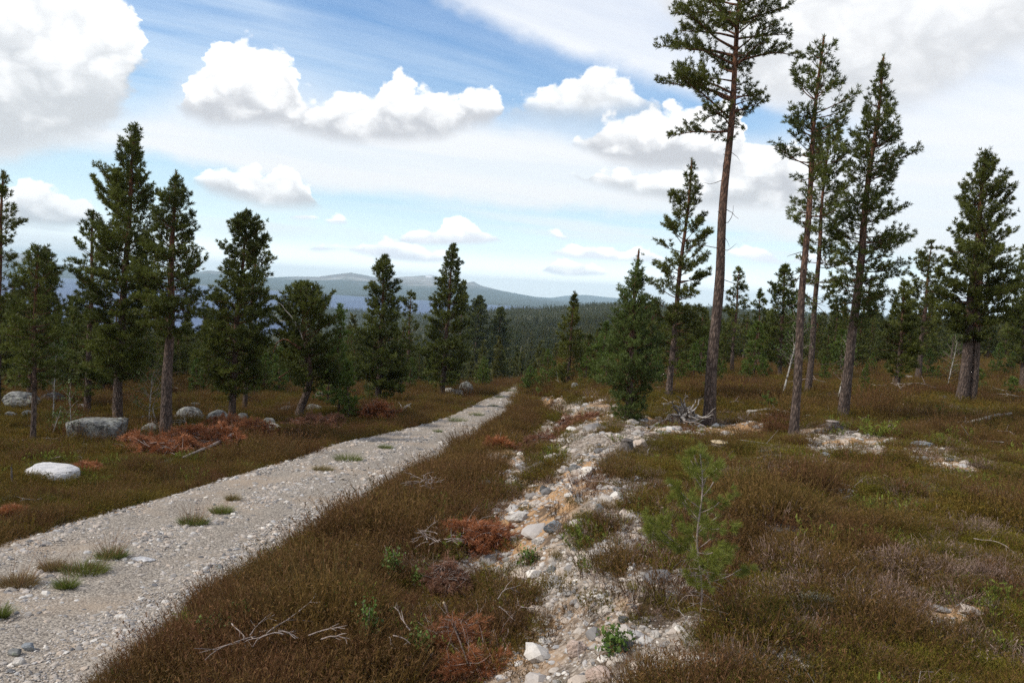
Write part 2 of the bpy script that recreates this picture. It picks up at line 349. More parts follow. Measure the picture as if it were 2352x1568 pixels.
def bare(x, y, z):
    """0..1: how bare of plants the ground is (1 stones only)"""
    P = np.stack([np.asarray(x, float), np.asarray(y, float), np.asarray(z, float)], -1)
    Z = P @ FWD; ok = Z > 0.8; Zs = np.where(ok, Z, 1)
    u = CU + FP * (P @ RGT) / Zs; v = CV - FP * (P @ UPV) / Zs
    best = np.full(u.shape, -3.0)
    for s in STROKES:
        for (a, b) in zip(s[:-1], s[1:]):
            ax, ay, aw = a; bx, by, bw = b; aw *= 1.3; bw *= 1.3
            # vertical distances count double far away (foreshortening)
            L2 = (bx - ax) ** 2 + (by - ay) ** 2
            t = np.clip(((u - ax) * (bx - ax) + (v - ay) * (by - ay)) / L2, 0, 1)
            d = np.hypot(u - (ax + t * (bx - ax)), (v - (ay + t * (by - ay))) * 1.3)
            best = np.maximum(best, 1 - d / (aw + t * (bw - aw)))
    n = fbm(P[..., 0] / 0.8, P[..., 1] / 0.8, 61, 4, 0.6)
    g = best * 1.25 + n * 1.5 + 0.38
    g = np.where(ok & (best > -1.2), g, -1)
    e = road_r(P[..., 1]); l = road_l(P[..., 1])
    onroad = (P[..., 0] > l - 0.1) & (P[..., 0] < e + 0.1) & (P[..., 1] < 85)
    return np.where(onroad, 1.0, np.clip(g * 1.5, 0, 1))

def mesh_from(name, V, F, smooth=False, attrs=None):
    """V (n,3); F (m,3) or (m,4) or a list of such arrays"""
    me = bpy.data.meshes.new(name)
    Fs = F if isinstance(F, list) else [F]
    Fs = [f for f in Fs if len(f)]
    V = np.ascontiguousarray(V, dtype=np.float32)
    nl = sum(f.size for f in Fs); nf = sum(len(f) for f in Fs)
    me.vertices.add(len(V)); me.vertices.foreach_set('co', V.ravel())
    me.loops.add(nl); me.loops.foreach_set('vertex_index', np.concatenate([f.ravel() for f in Fs]).astype(np.int32))
    me.polygons.add(nf)
    cnt = np.concatenate([np.full(len(f), f.shape[1]) for f in Fs]); st_ = np.concatenate([[0], np.cumsum(cnt)[:-1]])
    me.polygons.foreach_set('loop_start', st_.astype(np.int32))
    me.polygons.foreach_set('use_smooth', np.full(nf, smooth, dtype=bool))
    me.update(calc_edges=True)
    for k, a in (attrs or {}).items():
        at = me.attributes.new(k, 'FLOAT', 'POINT'); at.data.foreach_set('value', np.ascontiguousarray(a, dtype=np.float32))
    return me
def obj(name, me, mat=None, parent=None, loc=None):
    o = bpy.data.objects.new(name, me); ROOT.objects.link(o)
    if mat is not None and me is not None: me.materials.append(mat)
    if parent is not None: o.parent = parent
    if loc is not None: o.location = [float(c) for c in loc]
    return o
def tag(o, label=None, cat=None, group=None, kind=None):
    if label: o['label'] = label
    if cat: o['category'] = cat
    if group: o['group'] = group
    if kind: o['kind'] = kind
    return o
def thing(name, label, cat, loc, group=None):
    o = bpy.data.objects.new(name, None); ROOT.objects.link(o); o.location = [float(c) for c in loc]
    o.empty_display_size = 0.2
    return tag(o, label, cat, group)

# ------------------------------------------------------------------ materials
def newmat(name):
    m = bpy.data.materials.new(name); m.use_nodes = True; m.node_tree.nodes.clear(); return m, NT(m.node_tree)
def finish(T, colr, rough=0.85, spec=0.25, bump=None, bstr=0.5, bdist=0.02, trans=0.0):
    p = T.node('ShaderNodeBsdfPrincipled')
    T.put(p.inputs['Base Color'], colr); T.put(p.inputs['Roughness'], rough); T.put(p.inputs['Specular IOR Level'], spec)
    if bump is not None:
        b = T.node('ShaderNodeBump'); b.inputs['Strength'].default_value = bstr; b.inputs['Distance'].default_value = bdist
        T.put(b.inputs['Height'], bump); T.t.links.new(b.outputs[0], p.inputs['Normal'])
    out = T.node('ShaderNodeOutputMaterial'); sh = p.outputs[0]
    if trans:
        tr = T.node('ShaderNodeBsdfTranslucent'); T.put(tr.inputs[0], colr)
        mx = T.node('ShaderNodeMixShader'); mx.inputs[0].default_value = trans
        T.t.links.new(p.outputs[0], mx.inputs[1]); T.t.links.new(tr.outputs[0], mx.inputs[2]); sh = mx.outputs[0]
    T.t.links.new(sh, out.inputs[0])
def attr(T, name, inst=False):
    n = T.node('ShaderNodeAttribute', attribute_name=name)
    if inst: n.attribute_type = 'INSTANCER'
    return n.outputs['Fac']
def position(T): return T.node('ShaderNodeNewGeometry').outputs['Position']
def objinfo(T): return T.node('ShaderNodeObjectInfo')

def m_ground():
    m, T = newmat('ground'); P = position(T)
    n1 = T.noise(P, 0.35, 6, 0.6); n2 = T.noise(P, 3.0, 6, 0.65); n3 = T.noise(P, 28, 5, 0.6)
    c = T.mix(T.ramp(n1, 0.35, 0.65), (0.065, 0.045, 0.020), (0.055, 0.052, 0.018))
    c = T.mix(T.ramp(n2, 0.45, 0.7), c, (0.095, 0.058, 0.030)); c = T.mix(T.ramp(n3, 0.5, 0.75, 0, 0.6), c, (0.030, 0.022, 0.013))
    # stony ground
    v = T.node('ShaderNodeTexVoronoi'); T.put(v.inputs['Vector'], P); v.inputs['Scale'].default_value = 26
    v2 = T.node('ShaderNodeTexVoronoi'); T.put(v2.inputs['Vector'], P); v2.inputs['Scale'].default_value = 9
    sv = T.node('ShaderNodeSeparateXYZ'); T.t.links.new(v.outputs['Color'], sv.inputs[0])
    g = T.mix(sv.outputs[0], (0.13, 0.10, 0.075), (0.36, 0.31, 0.26))
    g = T.mix(T.ramp(n1, 0.42, 0.56, 0, 0.85), g, (0.40, 0.235, 0.110))
    g = T.mix(T.ramp(n2, 0.50, 0.64, 0, 0.85), g, (0.075, 0.054, 0.038))
    ga = attr(T, 'gravel'); f = T.ramp(T.m('ADD', ga, T.m('MULTIPLY', T.m('SUBTRACT', n3, 0.5), 0.7)), 0.25, 0.5)
    c = T.mix(f, c, g)
    # wooded land farther off, bare fells, snow
    nf1 = T.noise(P, 0.004, 6, 0.6); nf2 = T.noise(P, 0.03, 5, 0.6)
    fo = T.mix(T.ramp(nf1, 0.4, 0.62), (0.018, 0.026, 0.016), (0.040, 0.044, 0.026)); fo = T.mix(T.ramp(nf2, 0.50, 0.62, 0, 0.8), fo, (0.018, 0.027, 0.015))
    nr = T.noise(P, 0.0009, 8, 0.65)
    rk = T.mix(T.ramp(nr, 0.42, 0.6), (0.17, 0.13, 0.11), (0.36, 0.33, 0.30)); rk = T.mix(T.ramp(nf1, 0.52, 0.60, 0, 0.7), rk, (0.050, 0.055, 0.030))
    pt = T.ramp(T.noise(P, 0.014, 5, 0.55), 0.55, 0.66)
    fl = T.mix(T.m('MULTIPLY', pt, 0.75), (0.050, 0.050, 0.020), (0.15, 0.13, 0.085))
    c = T.mix(attr(T, 'midland'), c, fl)
    c = T.mix(attr(T, 'forest'), c, fo); c = T.mix(attr(T, 'fell'), c, rk); c = T.mix(attr(T, 'snow'), c, (0.8, 0.8, 0.82))
    hgt = T.m('ADD', T.m('MULTIPLY', v.outputs['Distance'], -0.5), T.m('ADD', n3, T.m('MULTIPLY', v2.outputs['Distance'], -0.5)))
    finish(T, c, 0.95, 0.1, hgt, 0.7, 0.03); return m
def m_road():
    m, T = newmat('road_gravel'); P = position(T)
    n1 = T.noise(P, 0.7, 5, 0.6); n2 = T.noise(P, 45, 4, 0.6)
    v = T.node('ShaderNodeTexVoronoi'); T.put(v.inputs['Vector'], P); v.inputs['Scale'].default_value = 48
    sv = T.node('ShaderNodeSeparateXYZ'); T.t.links.new(v.outputs['Color'], sv.inputs[0])
    c = T.mix(sv.outputs[0], (0.13, 0.11, 0.092), (0.40, 0.35, 0.29))
    c = T.mix(T.ramp(n1, 0.45, 0.68, 0, 0.75), c, (0.34, 0.265, 0.195))
    c = T.mix(T.ramp(n2, 0.56, 0.72, 0, 0.6), c, (0.17, 0.14, 0.12))
    h = T.m('ADD', T.m('MULTIPLY', v.outputs['Distance'], -0.8), n2)
    finish(T, c, 0.95, 0.1, h, 0.8, 0.012); return m
def m_stone(name, c1, c2, lichen=0.0, sc=6.0, spots=(0.05, 0.05, 0.045)):
    m, T = newmat(name); tcx = T.node('ShaderNodeTexCoord').outputs['Object']; oi = objinfo(T)
    n1 = T.noise(tcx, sc, 6, 0.65); n2 = T.noise(tcx, sc * 6, 4, 0.6)
    c = T.mix(T.ramp(n1, 0.36, 0.64), c1, c2)
    if lichen:
        n3 = T.noise(tcx, sc * 1.7, 6, 0.7, 0.6)
        c = T.mix(T.ramp(n3, 0.52, 0.60, 0, lichen), c, spots)
        c = T.mix(T.ramp(T.noise(tcx, sc * 2.6, 6, 0.7), 0.56, 0.62, 0, lichen * 0.8), c, (0.30, 0.32, 0.24))
    c = T.mix(T.ramp(n2, 0.5, 0.75, 0, 0.5), c, tuple(x * 0.45 for x in c1))
    finish(T, c, 0.9, 0.2, T.m('ADD', n2, n1), 0.7, 0.02); return m
def m_pebble():
    m, T = newmat('pebble'); oi = objinfo(T); r = oi.outputs['Random']
    cr = T.node('ShaderNodeValToRGB'); T.put(cr.inputs[0], r)
    el = cr.color_ramp.elements; el[0].position = 0; el[0].color = (0.11, 0.11, 0.115, 1); el[1].position = 1; el[1].color = (0.66, 0.61, 0.54, 1)
    for p, c in ((0.2, (0.27, 0.25, 0.23)), (0.45, (0.40, 0.355, 0.31)), (0.7, (0.44, 0.36, 0.29)), (0.85, (0.36, 0.35, 0.345))):
        e = el.new(p); e.color = c + (1,)
    n = T.noise(position(T), 60, 3, 0.6)
    c = T.mix(T.ramp(n, 0.45, 0.75, 0, 0.4), cr.outputs[0], (0.2, 0.17, 0.14))
    finish(T, c, 0.85, 0.2); return m
def m_plant(name, ramp_cols, patch=1.2, trans=0.25, tip=None):
    """colour from patches of the ground it grows on plus its own variation"""
    m, T = newmat(name); oi = objinfo(T)
    loc = oi.outputs['Location']
    n = T.noise(loc, patch, 4, 0.6)
    f = T.m('ADD', T.m('ADD', T.ramp(n, 0.34, 0.66, 0, 0.6, False), T.ramp(T.noise(loc, patch * 5, 3, 0.6), 0.35, 0.65, 0, 0.2, False)), T.m('MULTIPLY', oi.outputs['Random'], 0.30))
    cr = T.node('ShaderNodeValToRGB'); T.put(cr.inputs[0], f); el = cr.color_ramp.elements
    el[0].position = 0; el[0].color = ramp_cols[0] + (1,); el[1].position = 1; el[1].color = ramp_cols[-1] + (1,)
    for i, c in enumerate(ramp_cols[1:-1]): e = el.new((i + 1) / (len(ramp_cols) - 1)); e.color = c + (1,)
    c = cr.outputs[0]
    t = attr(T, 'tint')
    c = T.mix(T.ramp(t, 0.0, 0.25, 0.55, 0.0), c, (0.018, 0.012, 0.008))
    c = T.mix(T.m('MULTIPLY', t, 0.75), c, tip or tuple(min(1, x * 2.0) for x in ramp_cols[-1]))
    finish(T, c, 0.75, 0.2, trans=trans); return m
def m_needles(name, dark, light, vary=0.5):
    m, T = newmat(name); t = attr(T, 'tint'); oi = objinfo(T)
    c = T.mix(t, dark, light)
    c = T.mix(T.m('MULTIPLY', oi.outputs['Random'], vary), c, tuple(x * y for x, y in zip(light, (1.25, 0.85, 0.55))))
    finish(T, c, 0.55, 0.35, trans=0.30); return m
def m_bark():
    m, T = newmat('pine_bark'); oc = T.node('ShaderNodeTexCoord').outputs['Object']
    mp = T.node('ShaderNodeMapping'); T.put(mp.inputs[0], oc); mp.inputs['Scale'].default_value = (1, 1, 0.35)
    v = T.node('ShaderNodeTexVoronoi', feature='F1'); T.put(v.inputs['Vector'], mp.outputs[0]); v.inputs['Scale'].default_value = 26
    n = T.noise(mp.outputs[0], 9, 5, 0.65)
    h = attr(T, 'hgt')
    lo = T.mix(T.ramp(n, 0.35, 0.65), (0.085, 0.063, 0.054), (0.165, 0.122, 0.100)); hi = T.mix(n, (0.12, 0.055, 0.032), (0.24, 0.108, 0.058))
    c = T.mix(T.ramp(T.m('ADD', h, T.m('MULTIPLY', n, 0.3)), 0.35, 1.0), lo, hi)
    c = T.mix(T.ramp(v.outputs['Distance'], 0.32, 0.62, 0, 0.75), c, (0.035, 0.026, 0.022))
    finish(T, c, 0.9, 0.15, T.m('MULTIPLY', v.outputs['Distance'], -1.0), 0.9, 0.03); return m
def m_wood(name, c1, c2):
    m, T = newmat(name); oc = T.node('ShaderNodeTexCoord').outputs['Object']
    n = T.noise(oc, 14, 6, 0.7, 1.0); n2 = T.noise(oc, 60, 4, 0.6)
    c = T.mix(T.ramp(n, 0.35, 0.65), c1, c2); c = T.mix(T.ramp(n2, 0.55, 0.75, 0, 0.6), c, tuple(x * 0.4 for x in c1))
    finish(T, c, 0.85, 0.2, T.m('ADD', n, n2), 0.5, 0.01); return m
def m_birch():
    m, T = newmat('birch_bark'); oc = T.node('ShaderNodeTexCoord').outputs['Object']
    mp = T.node('ShaderNodeMapping'); T.put(mp.inputs[0], oc); mp.inputs['Scale'].default_value = (1, 1, 3.0)
    n = T.noise(mp.outputs[0], 5, 5, 0.7); c = T.mix(T.ramp(n, 0.5, 0.58), (0.38, 0.365, 0.34), (0.06, 0.05, 0.045))
    finish(T, c, 0.8, 0.2); return m
def m_flat(name, c, rough=0.85, trans=0.0):
    m, T = newmat(name); n = T.noise(T.node('ShaderNodeTexCoord').outputs['Object'], 20, 4, 0.6)
    finish(T, T.mix(n, tuple(x * 0.75 for x in c), tuple(x * 1.25 for x in c)), rough, 0.2, trans=trans); return m
def m_water():
    m, T = newmat('lake_water'); P = position(T)
    mp = T.node('ShaderNodeMapping'); T.put(mp.inputs[0], P); mp.inputs['Scale'].default_value = (0.35, 1.0, 1)
    n = T.noise(mp.outputs[0], 0.012, 7, 0.7); n2 = T.noise(P, 0.0012, 4, 0.6)
    c = T.mix(T.ramp(n, 0.35, 0.7), (0.065, 0.095, 0.175), (0.12, 0.155, 0.25)); c = T.mix(T.ramp(n2, 0.45, 0.6, 0, 0.5), c, (0.085, 0.12, 0.21))
    finish(T, c, 0.75, 0.12, n, 0.4, 4.0); return m

MAT = dict(ground=m_ground(), road=m_road(), pebble=m_pebble(), bark=m_bark(), birch=m_birch(), water=m_water(),
    needles=m_needles('pine_needles', (0.034, 0.048, 0.009), (0.135, 0.155, 0.028), 0.15),
    needles_far=m_needles('far_needles', (0.026, 0.038, 0.010), (0.100, 0.115, 0.028), 0.5),
    young=m_needles('young_needles', (0.045, 0.080, 0.014), (0.13, 0.19, 0.035), 0.25),
    youngbig=m_needles('fresh_needles', (0.035, 0.060, 0.014), (0.12, 0.165, 0.040), 0.1),
    sapling=m_needles('sapling_needles', (0.075, 0.095, 0.014), (0.20, 0.22, 0.036), 0.1),
    rustdull=m_needles('dull_rust_needles', (0.13, 0.060, 0.036), (0.27, 0.135, 0.080), 0.12),
    sproutleaf=m_needles('sprout_leaves', (0.050, 0.095, 0.016), (0.13, 0.20, 0.036), 0.2),
    rust=m_needles('rust_needles', (0.16, 0.058, 0.026), (0.37, 0.150, 0.060), 0.12),
    birchleaf=m_needles('birch_leaves', (0.030, 0.060, 0.014), (0.085, 0.145, 0.030), 0.2),
    heather=m_plant('heather', [(0.080, 0.024, 0.013), (0.135, 0.056, 0.026), (0.075, 0.044, 0.011), (0.140, 0.092, 0.014), (0.046, 0.054, 0.008)], 0.9, 0.3, (0.23, 0.120, 0.055)),
    crow=m_plant('crowberry', [(0.032, 0.044, 0.006), (0.150, 0.105, 0.010), (0.065, 0.075, 0.009), (0.165, 0.092, 0.016), (0.085, 0.100, 0.012)], 0.9, 0.3, (0.22, 0.150, 0.028)),
    lingon=m_plant('lingonberry', [(0.060, 0.095, 0.012), (0.10, 0.135, 0.020), (0.15, 0.15, 0.022)], 1.5, 0.3, (0.26, 0.30, 0.05)),
    ymoss=m_plant('moss', [(0.10, 0.105, 0.010), (0.155, 0.130, 0.014), (0.075, 0.095, 0.010)], 0.9, 0.25, (0.30, 0.26, 0.035)),
    deadheath=m_plant('dead_heath', [(0.16, 0.110, 0.090), (0.23, 0.150, 0.115), (0.17, 0.095, 0.060)], 0.9, 0.2, (0.42, 0.32, 0.27)),
    lichenheath=m_plant('lichen', [(0.22, 0.22, 0.17), (0.16, 0.15, 0.09), (0.30, 0.28, 0.22)], 2.0, 0.1, (0.45, 0.44, 0.38)),
    drygrass=m_plant('dry_grass', [(0.15, 0.105, 0.038), (0.11, 0.11, 0.030), (0.17, 0.10, 0.045)], 0.5, 0.3, (0.30, 0.22, 0.10)),
    grass=m_needles('green_grass', (0.065, 0.095, 0.014), (0.17, 0.195, 0.045), 0.2),
    straw=m_flat('straw', (0.22, 0.13, 0.07), trans=0.2),
    deadwood=m_wood('grey_deadwood', (0.20, 0.18, 0.165), (0.42, 0.39, 0.36)),
    darkwood=m_wood('dark_deadwood', (0.055, 0.045, 0.040), (0.16, 0.14, 0.125)),
    twig=m_wood('grey_twig', (0.19, 0.150, 0.130), (0.36, 0.30, 0.27)),
    cut=m_flat('cut_wood', (0.55, 0.44, 0.28)),
    white=m_stone('pale_granite', (0.42, 0.41, 0.41), (0.60, 0.58, 0.57), 0.0, 5),
    grey=m_stone('lichen_granite', (0.10, 0.10, 0.10), (0.27, 0.27, 0.255), 0.9, 3.5),
    dark=m_stone('dark_stone', (0.055, 0.055, 0.055), (0.13, 0.13, 0.125), 0.4, 4),
    blue=m_stone('blue_grey_stone', (0.15, 0.165, 0.18), (0.30, 0.32, 0.34), 0.3, 6),
    pink=m_stone('pinkish_stone', (0.34, 0.25, 0.20), (0.50, 0.40, 0.34), 0.2, 6),
    beige=m_stone('whitish_stone', (0.34, 0.31, 0.28), (0.56, 0.53, 0.49), 0.3, 6))

# ------------------------------------------------------------------ setting: ground, track, lake
def build_ground():
    a1 = R(37.5); inner = np.linspace(-a1, a1, 620)
    outer = np.linspace(a1, R(125), 70)[1:]
    ang = np.concatenate([-outer[::-1], inner, outer])
    rr = np.concatenate([np.geomspace(0.3, 3, 25, endpoint=False), np.geomspace(3, 120, 420, endpoint=False), np.geomspace(120, 26000, 420)])
    RR, AA = np.meshgrid(rr, ang, indexing='ij'); X = RR * np.sin(AA); Y = RR * np.cos(AA)
    Z = land(X, Y); nr, na = RR.shape
    V = np.stack([X, Y, Z], -1).reshape(-1, 3)
    i = np.arange(nr - 1)[:, None] * na + np.arange(na - 1)[None]
    F = np.stack([i, i + 1, i + 1 + na, i + na], -1).reshape(-1, 4)[:, ::-1]
    g = np.where(RR < 130, bare(X, Y, Z), 0.0)
    r = RR
    fn = fbm(X / 700, Y / 700, 91, 4)
    midland = sm((r - 110) / 60)
    forest = sm((r - 1500) / 600)
    hgt = (Z + 120) / 330 + 0.30 * fn
    fell = sm((hgt - 0.36) / 0.22) * sm((r - 9000) / 1500)
    sA, sE = azel(987, 635); az = np.arctan2(X, Y); el = np.arctan2(Z, r)
    snow = ((np.abs(az - sA) < 0.0042) & (np.abs(el - sE) < 0.0011) & (r > 12000)).astype(float)
    shore = ((np.abs(Z - LAKE) < 1.6) & (r > 1500)).astype(float)
    me = mesh_from('ground', V, F, True, dict(gravel=g.ravel(), midland=midland.ravel(), forest=forest.ravel(), fell=np.maximum(fell, shore * 0.8).ravel(), snow=snow.ravel()))
    tag(obj('ground', me, MAT['ground']), kind='structure')
build_ground()

def build_road():
    ys = np.concatenate([np.arange(-3, 30, 0.10), np.arange(30, 92, 0.25)]); na = 41
    t = np.linspace(0, 1, na)[None]; L = road_l(ys) + 0.22 * fbm(ys / 0.9, ys * 0, 3, 4, 0.6); Rr = road_r(ys) + 0.25 * fbm(ys / 0.9, ys * 0 + 9, 4, 4, 0.6) + 0.10
    X = L[:, None] * (1 - t) + Rr[:, None] * t; Y = np.repeat(ys[:, None], na, 1)
    edge = np.minimum(t, 1 - t) * 2
    ruts = -0.035 * (np.exp(-((t - 0.27) / 0.09) ** 2) + np.exp(-((t - 0.74) / 0.09) ** 2))
    Z = land(X, Y) + 0.03 * np.clip(edge * 8, 0, 1) + ruts + 0.035 * np.sqrt(np.clip(edge, 0, 1)) + 0.012 * fbm(X / 0.3, Y / 0.3, 13, 3)
    Z = np.where(edge < 0.01, land(X, Y) - 0.02, Z)
    i = np.arange(len(ys) - 1)[:, None] * na + np.arange(na - 1)[None]
    F = np.stack([i, i + 1, i + 1 + na, i + na], -1).reshape(-1, 4)
    tag(obj('road', mesh_from('road', np.stack([X, Y, Z], -1).reshape(-1, 3), F, True), MAT['road']), kind='structure')
build_road()

me = mesh_from('lake', np.array([[-22000, 1300, LAKE], [9000, 1300, LAKE], [9000, 16000, LAKE], [-22000, 16000, LAKE]]), np.array([[0, 1, 2, 3]]))
tag(obj('lake', me, MAT['water']), kind='structure')

# ------------------------------------------------------------------ mesh growing tools
def frame(d):
    """two unit vectors across each direction d (n,3)"""
    d = d / np.maximum(np.linalg.norm(d, axis=-1, keepdims=True), 1e-9)
    h = np.where(np.abs(d[..., 2:3]) > 0.9, np.array([1.0, 0, 0]), np.array([0, 0, 1.0]))
    a = np.cross(h, d); a /= np.maximum(np.linalg.norm(a, axis=-1, keepdims=True), 1e-9)
    return d, a, np.cross(d, a)

class Tubes:
    def __init__(s): s.V = []; s.F = []; s.n = 0; s.h = []
    def add(s, P, rad, k=6, hv=None, wob=0.0, rng=None, cap=True):
        P = np.asarray(P, float); rad = np.broadcast_to(np.asarray(rad, float), (len(P),))
        T = np.gradient(P, axis=0); _, a, b = frame(T)
        ph = np.linspace(0, 2 * np.pi, k, endpoint=False)
        rr = rad[:, None] * np.ones(k)[None]
        if wob: rr = rr * (1 + wob * (rng.random((len(P), k)) - 0.5) * 2)
        V = P[:, None] + rr[..., None] * (a[:, None] * np.cos(ph)[None, :, None] + b[:, None] * np.sin(ph)[None, :, None])
        i = np.arange(len(P) - 1)[:, None] * k + np.arange(k)[None]; j = np.arange(len(P) - 1)[:, None] * k + (np.arange(k)[None] + 1) % k
        F = np.stack([i, j, j + k, i + k], -1).reshape(-1, 4) + s.n
        s.V.append(V.reshape(-1, 3)); s.F.append(F)
        s.h.append(np.repeat(np.zeros(len(P)) if hv is None else hv, k)); s.n += len(P) * k
    def mesh(s, name, smooth=True):
        return mesh_from(name, np.concatenate(s.V), np.concatenate(s.F), smooth, dict(hgt=np.concatenate(s.h)))

def needle_mesh(name, P, D, size, rng, k=14, length=0.085, width=0.012, open_=(0.35, 1.15), tint=None, spread=0.6):
    """brushes of needles at points P pointing along D"""
    n = len(P); D, A, B = frame(D)
    th = rng.random((n, k)) * 2 * np.pi; op = open_[0] + rng.random((n, k)) * (open_[1] - open_[0])
    d = D[:, None] * np.cos(op)[..., None] + (A[:, None] * np.cos(th)[..., None] + B[:, None] * np.sin(th)[..., None]) * np.sin(op)[..., None]
    L = (length * size)[:, None] * (0.7 + 0.6 * rng.random((n, k)))
    org = P[:, None] + D[:, None] * ((rng.random((n, k)) - 0.5) * spread * (length * size)[:, None])[..., None]
    side = np.cross(d, rng.normal(size=(n, k, 3))); side /= np.maximum(np.linalg.norm(side, axis=-1, keepdims=True), 1e-6)
    w = (width * size)[:, None, None] * 0.5
    mid = org + d * (L * 0.45)[..., None]
    V = np.stack([org - side * w * 0.5, mid + side * w, org + d * L[..., None], mid - side * w], 2).reshape(-1, 3)
    F = np.arange(n * k * 4).reshape(-1, 4)
    t = rng.random(n) if tint is None else tint
    tt = np.clip(np.repeat(t, k) + (rng.random(n * k) - 0.5) * 0.35, 0, 1)
    return mesh_from(name, V, F, False, dict(tint=np.repeat(tt, 4)))

def smooth_path(pts, n):
    pts = np.asarray(pts, float); s = np.linspace(0, 1, len(pts)); t = np.linspace(0, 1, n)
    out = np.stack([np.interp(t, s, pts[:, i]) for i in range(pts.shape[1])], -1)
    for _ in range(2):
        o = out.copy(); o[1:-1] = (out[:-2] + 2 * out[1:-1] + out[2:]) / 4; out = o
    return out

def grow(rng, trunk, zb, radl, radr, spacing=0.26, per=5, e_lo=-0.1, e_hi=0.9, curl=0.35, twig=0.13, tuft=0.10, tsize=1.0, thin=0.0,
         branch_r=0.018, dead=0, tip_up=0.3, face=None, inner=0.25, leaders=0):
    """branches from a trunk path. returns tube set for the wood and tuft positions and directions.
    radl / radr: crown reach towards picture left / right as functions of height above base"""
    tb = Tubes(); P = []; D = []; S = []
    H = trunk[-1, 2] - trunk[0, 2]; hs = trunk[:, 2] - trunk[0, 2]
    h = zb
    while h < H * 0.985:
        rel = (h - zb) / max(H - zb, 0.1); nb_ = per if rel < 0.93 else max(3, per - 2); ph0 = rng.random() * 6.28
        for b in range(nb_):
            if rng.random() < thin: continue
            ph = ph0 + b * 6.283 / nb_ + rng.normal() * 0.35; hh = h + rng.normal() * spacing * 0.3
            hh = min(max(hh, zb), H * 0.985)
            c = math.cos(ph); rl, rr_ = radl(hh), radr(hh); reach = ((rl + rr_) / 2 + (rr_ - rl) / 2 * c) * (0.62 + 0.62 * float(vn(np.array([ph * 1.3 + 40]), np.array([hh * 1.4 + radr(hh)]), 3)[0]) + 0.12)
            Lb = reach * (0.78 + 0.40 * rng.random())
            if Lb < 0.06: continue
            base = np.array([np.interp(hh, hs, trunk[:, i]) for i in range(3)])
            e0 = e_lo + (e_hi - e_lo) * rel ** 1.5 + rng.normal() * 0.12
            n = max(4, int(Lb / 0.14) + 2); s = np.linspace(0, 1, n)
            el_ = e0 + curl * s ** 1.5; dirs = np.stack([np.cos(el_) * math.cos(ph), np.cos(el_) * math.sin(ph), np.sin(el_)], -1)
            wob = np.cumsum(rng.normal(size=(n, 3)) * 0.10, axis=0); dirs = dirs + wob * np.array([1, 1, 0.6]); dirs /= np.linalg.norm(dirs, axis=1, keepdims=True)
            pts = base + np.vstack([[0, 0, 0], np.cumsum((dirs[:-1] + dirs[1:]) / 2 * Lb / (n - 1), axis=0)])
            tb.add(pts, np.linspace(branch_r * (0.5 + 0.5 * min(Lb / 1.2, 1.6)), 0.004, n), 4, np.full(n, 0.75))
            # twigs
            s0 = inner; ns = max(1, int(Lb * (1 - s0) / twig))
            for q in range(ns):
                sq = s0 + (1 - s0) * (q + rng.random() * 0.8) / ns; k = min(int(sq * (n - 1)), n - 2); o = pts[k] + (pts[k + 1] - pts[k]) * (sq * (n - 1) - k)
                side = 1 if q % 2 else -1; dr = dirs[k]; lat = np.cross(dr, [0, 0, 1.0]); lat /= max(np.linalg.norm(lat), 1e-6)
                ang = 0.75 + rng.normal() * 0.25
                td = dr * math.cos(ang) + lat * side * math.sin(ang) + np.array([0, 0, tip_up + rng.normal() * 0.18]); td /= np.linalg.norm(td)
                Lt = (0.10 + 0.34 * Lb * (1 - sq) ** 0.7) * (0.7 + 0.6 * rng.random()); Lt = min(Lt, 0.75)
                nt = max(1, int(Lt / tuft)); f = (np.arange(nt) + 0.6 + 0.5 * rng.random(nt)) / nt
                bend = np.array([0, 0, 0.25 * Lt])
                pp = o + td * (Lt * f)[:, None] + bend * (f ** 2)[:, None] + rng.normal(size=(nt, 3)) * 0.02
                P.append(pp); D.append(np.repeat((td + np.array([0, 0, tip_up * 0.6]))[None], nt, 0) + rng.normal(size=(nt, 3)) * 0.2); S.append(np.full(nt, tsize))
                if Lt > 0.3: tb.add(np.stack([o, o + td * Lt * 0.6 + bend * 0.36, o + td * Lt + bend]), [0.006, 0.005, 0.003], 3, np.full(3, 0.75))
            P.append(pts[-1:] + 0); D.append(dirs[-1:] + np.array([[0, 0, tip_up]])); S.append(np.array([tsize * 1.1]))
        h += spacing * (0.75 + 0.5 * rng.random()) * (1.0 if rel < 0.85 else 0.7)
    # leader shoot
    for q in range(4 + leaders * 3):
        P.append(trunk[-1:] - np.array([[0, 0, 0.07 * q * tsize]])); D.append(np.array([[rng.normal() * 0.1, rng.normal() * 0.1, 1.0]])); S.append(np.array([tsize * (0.7 if leaders else 0.9)]))
    # dead, bare limbs under the crown
    for q in range(dead):
        hh = zb * (0.45 + 0.55 * rng.random()); base = np.array([np.interp(hh, hs, trunk[:, i]) for i in range(3)]); ph = rng.random() * 6.28; Lb = 0.25 + rng.random() * 0.7
        e = rng.normal() * 0.25 - 0.1; d0 = np.array([math.cos(ph) * math.cos(e), math.sin(ph) * math.cos(e), math.sin(e)])
        pts = [base]
        for _ in range(4): d0 = d0 + rng.normal(size=3) * 0.22; d0 /= np.linalg.norm(d0); pts.append(pts[-1] + d0 * Lb / 4)
        tb.add(np.array(pts), np.linspace(0.012, 0.003, 5), 3, np.full(5, 0.2))
    return tb, np.concatenate(P), np.concatenate(D), np.concatenate(S)

def trunk_tube(rng, trunk, r0, r1=0.02, k=12, flare=1.35):
    t = Tubes(); n = len(trunk); s = np.linspace(0, 1, n)
    rad = r1 + (r0 - r1) * (1 - s) ** 0.85; rad = rad * (1 + (flare - 1) * np.exp(-s * 28))
    t.add(trunk, rad, k, s, 0.05, rng); return t

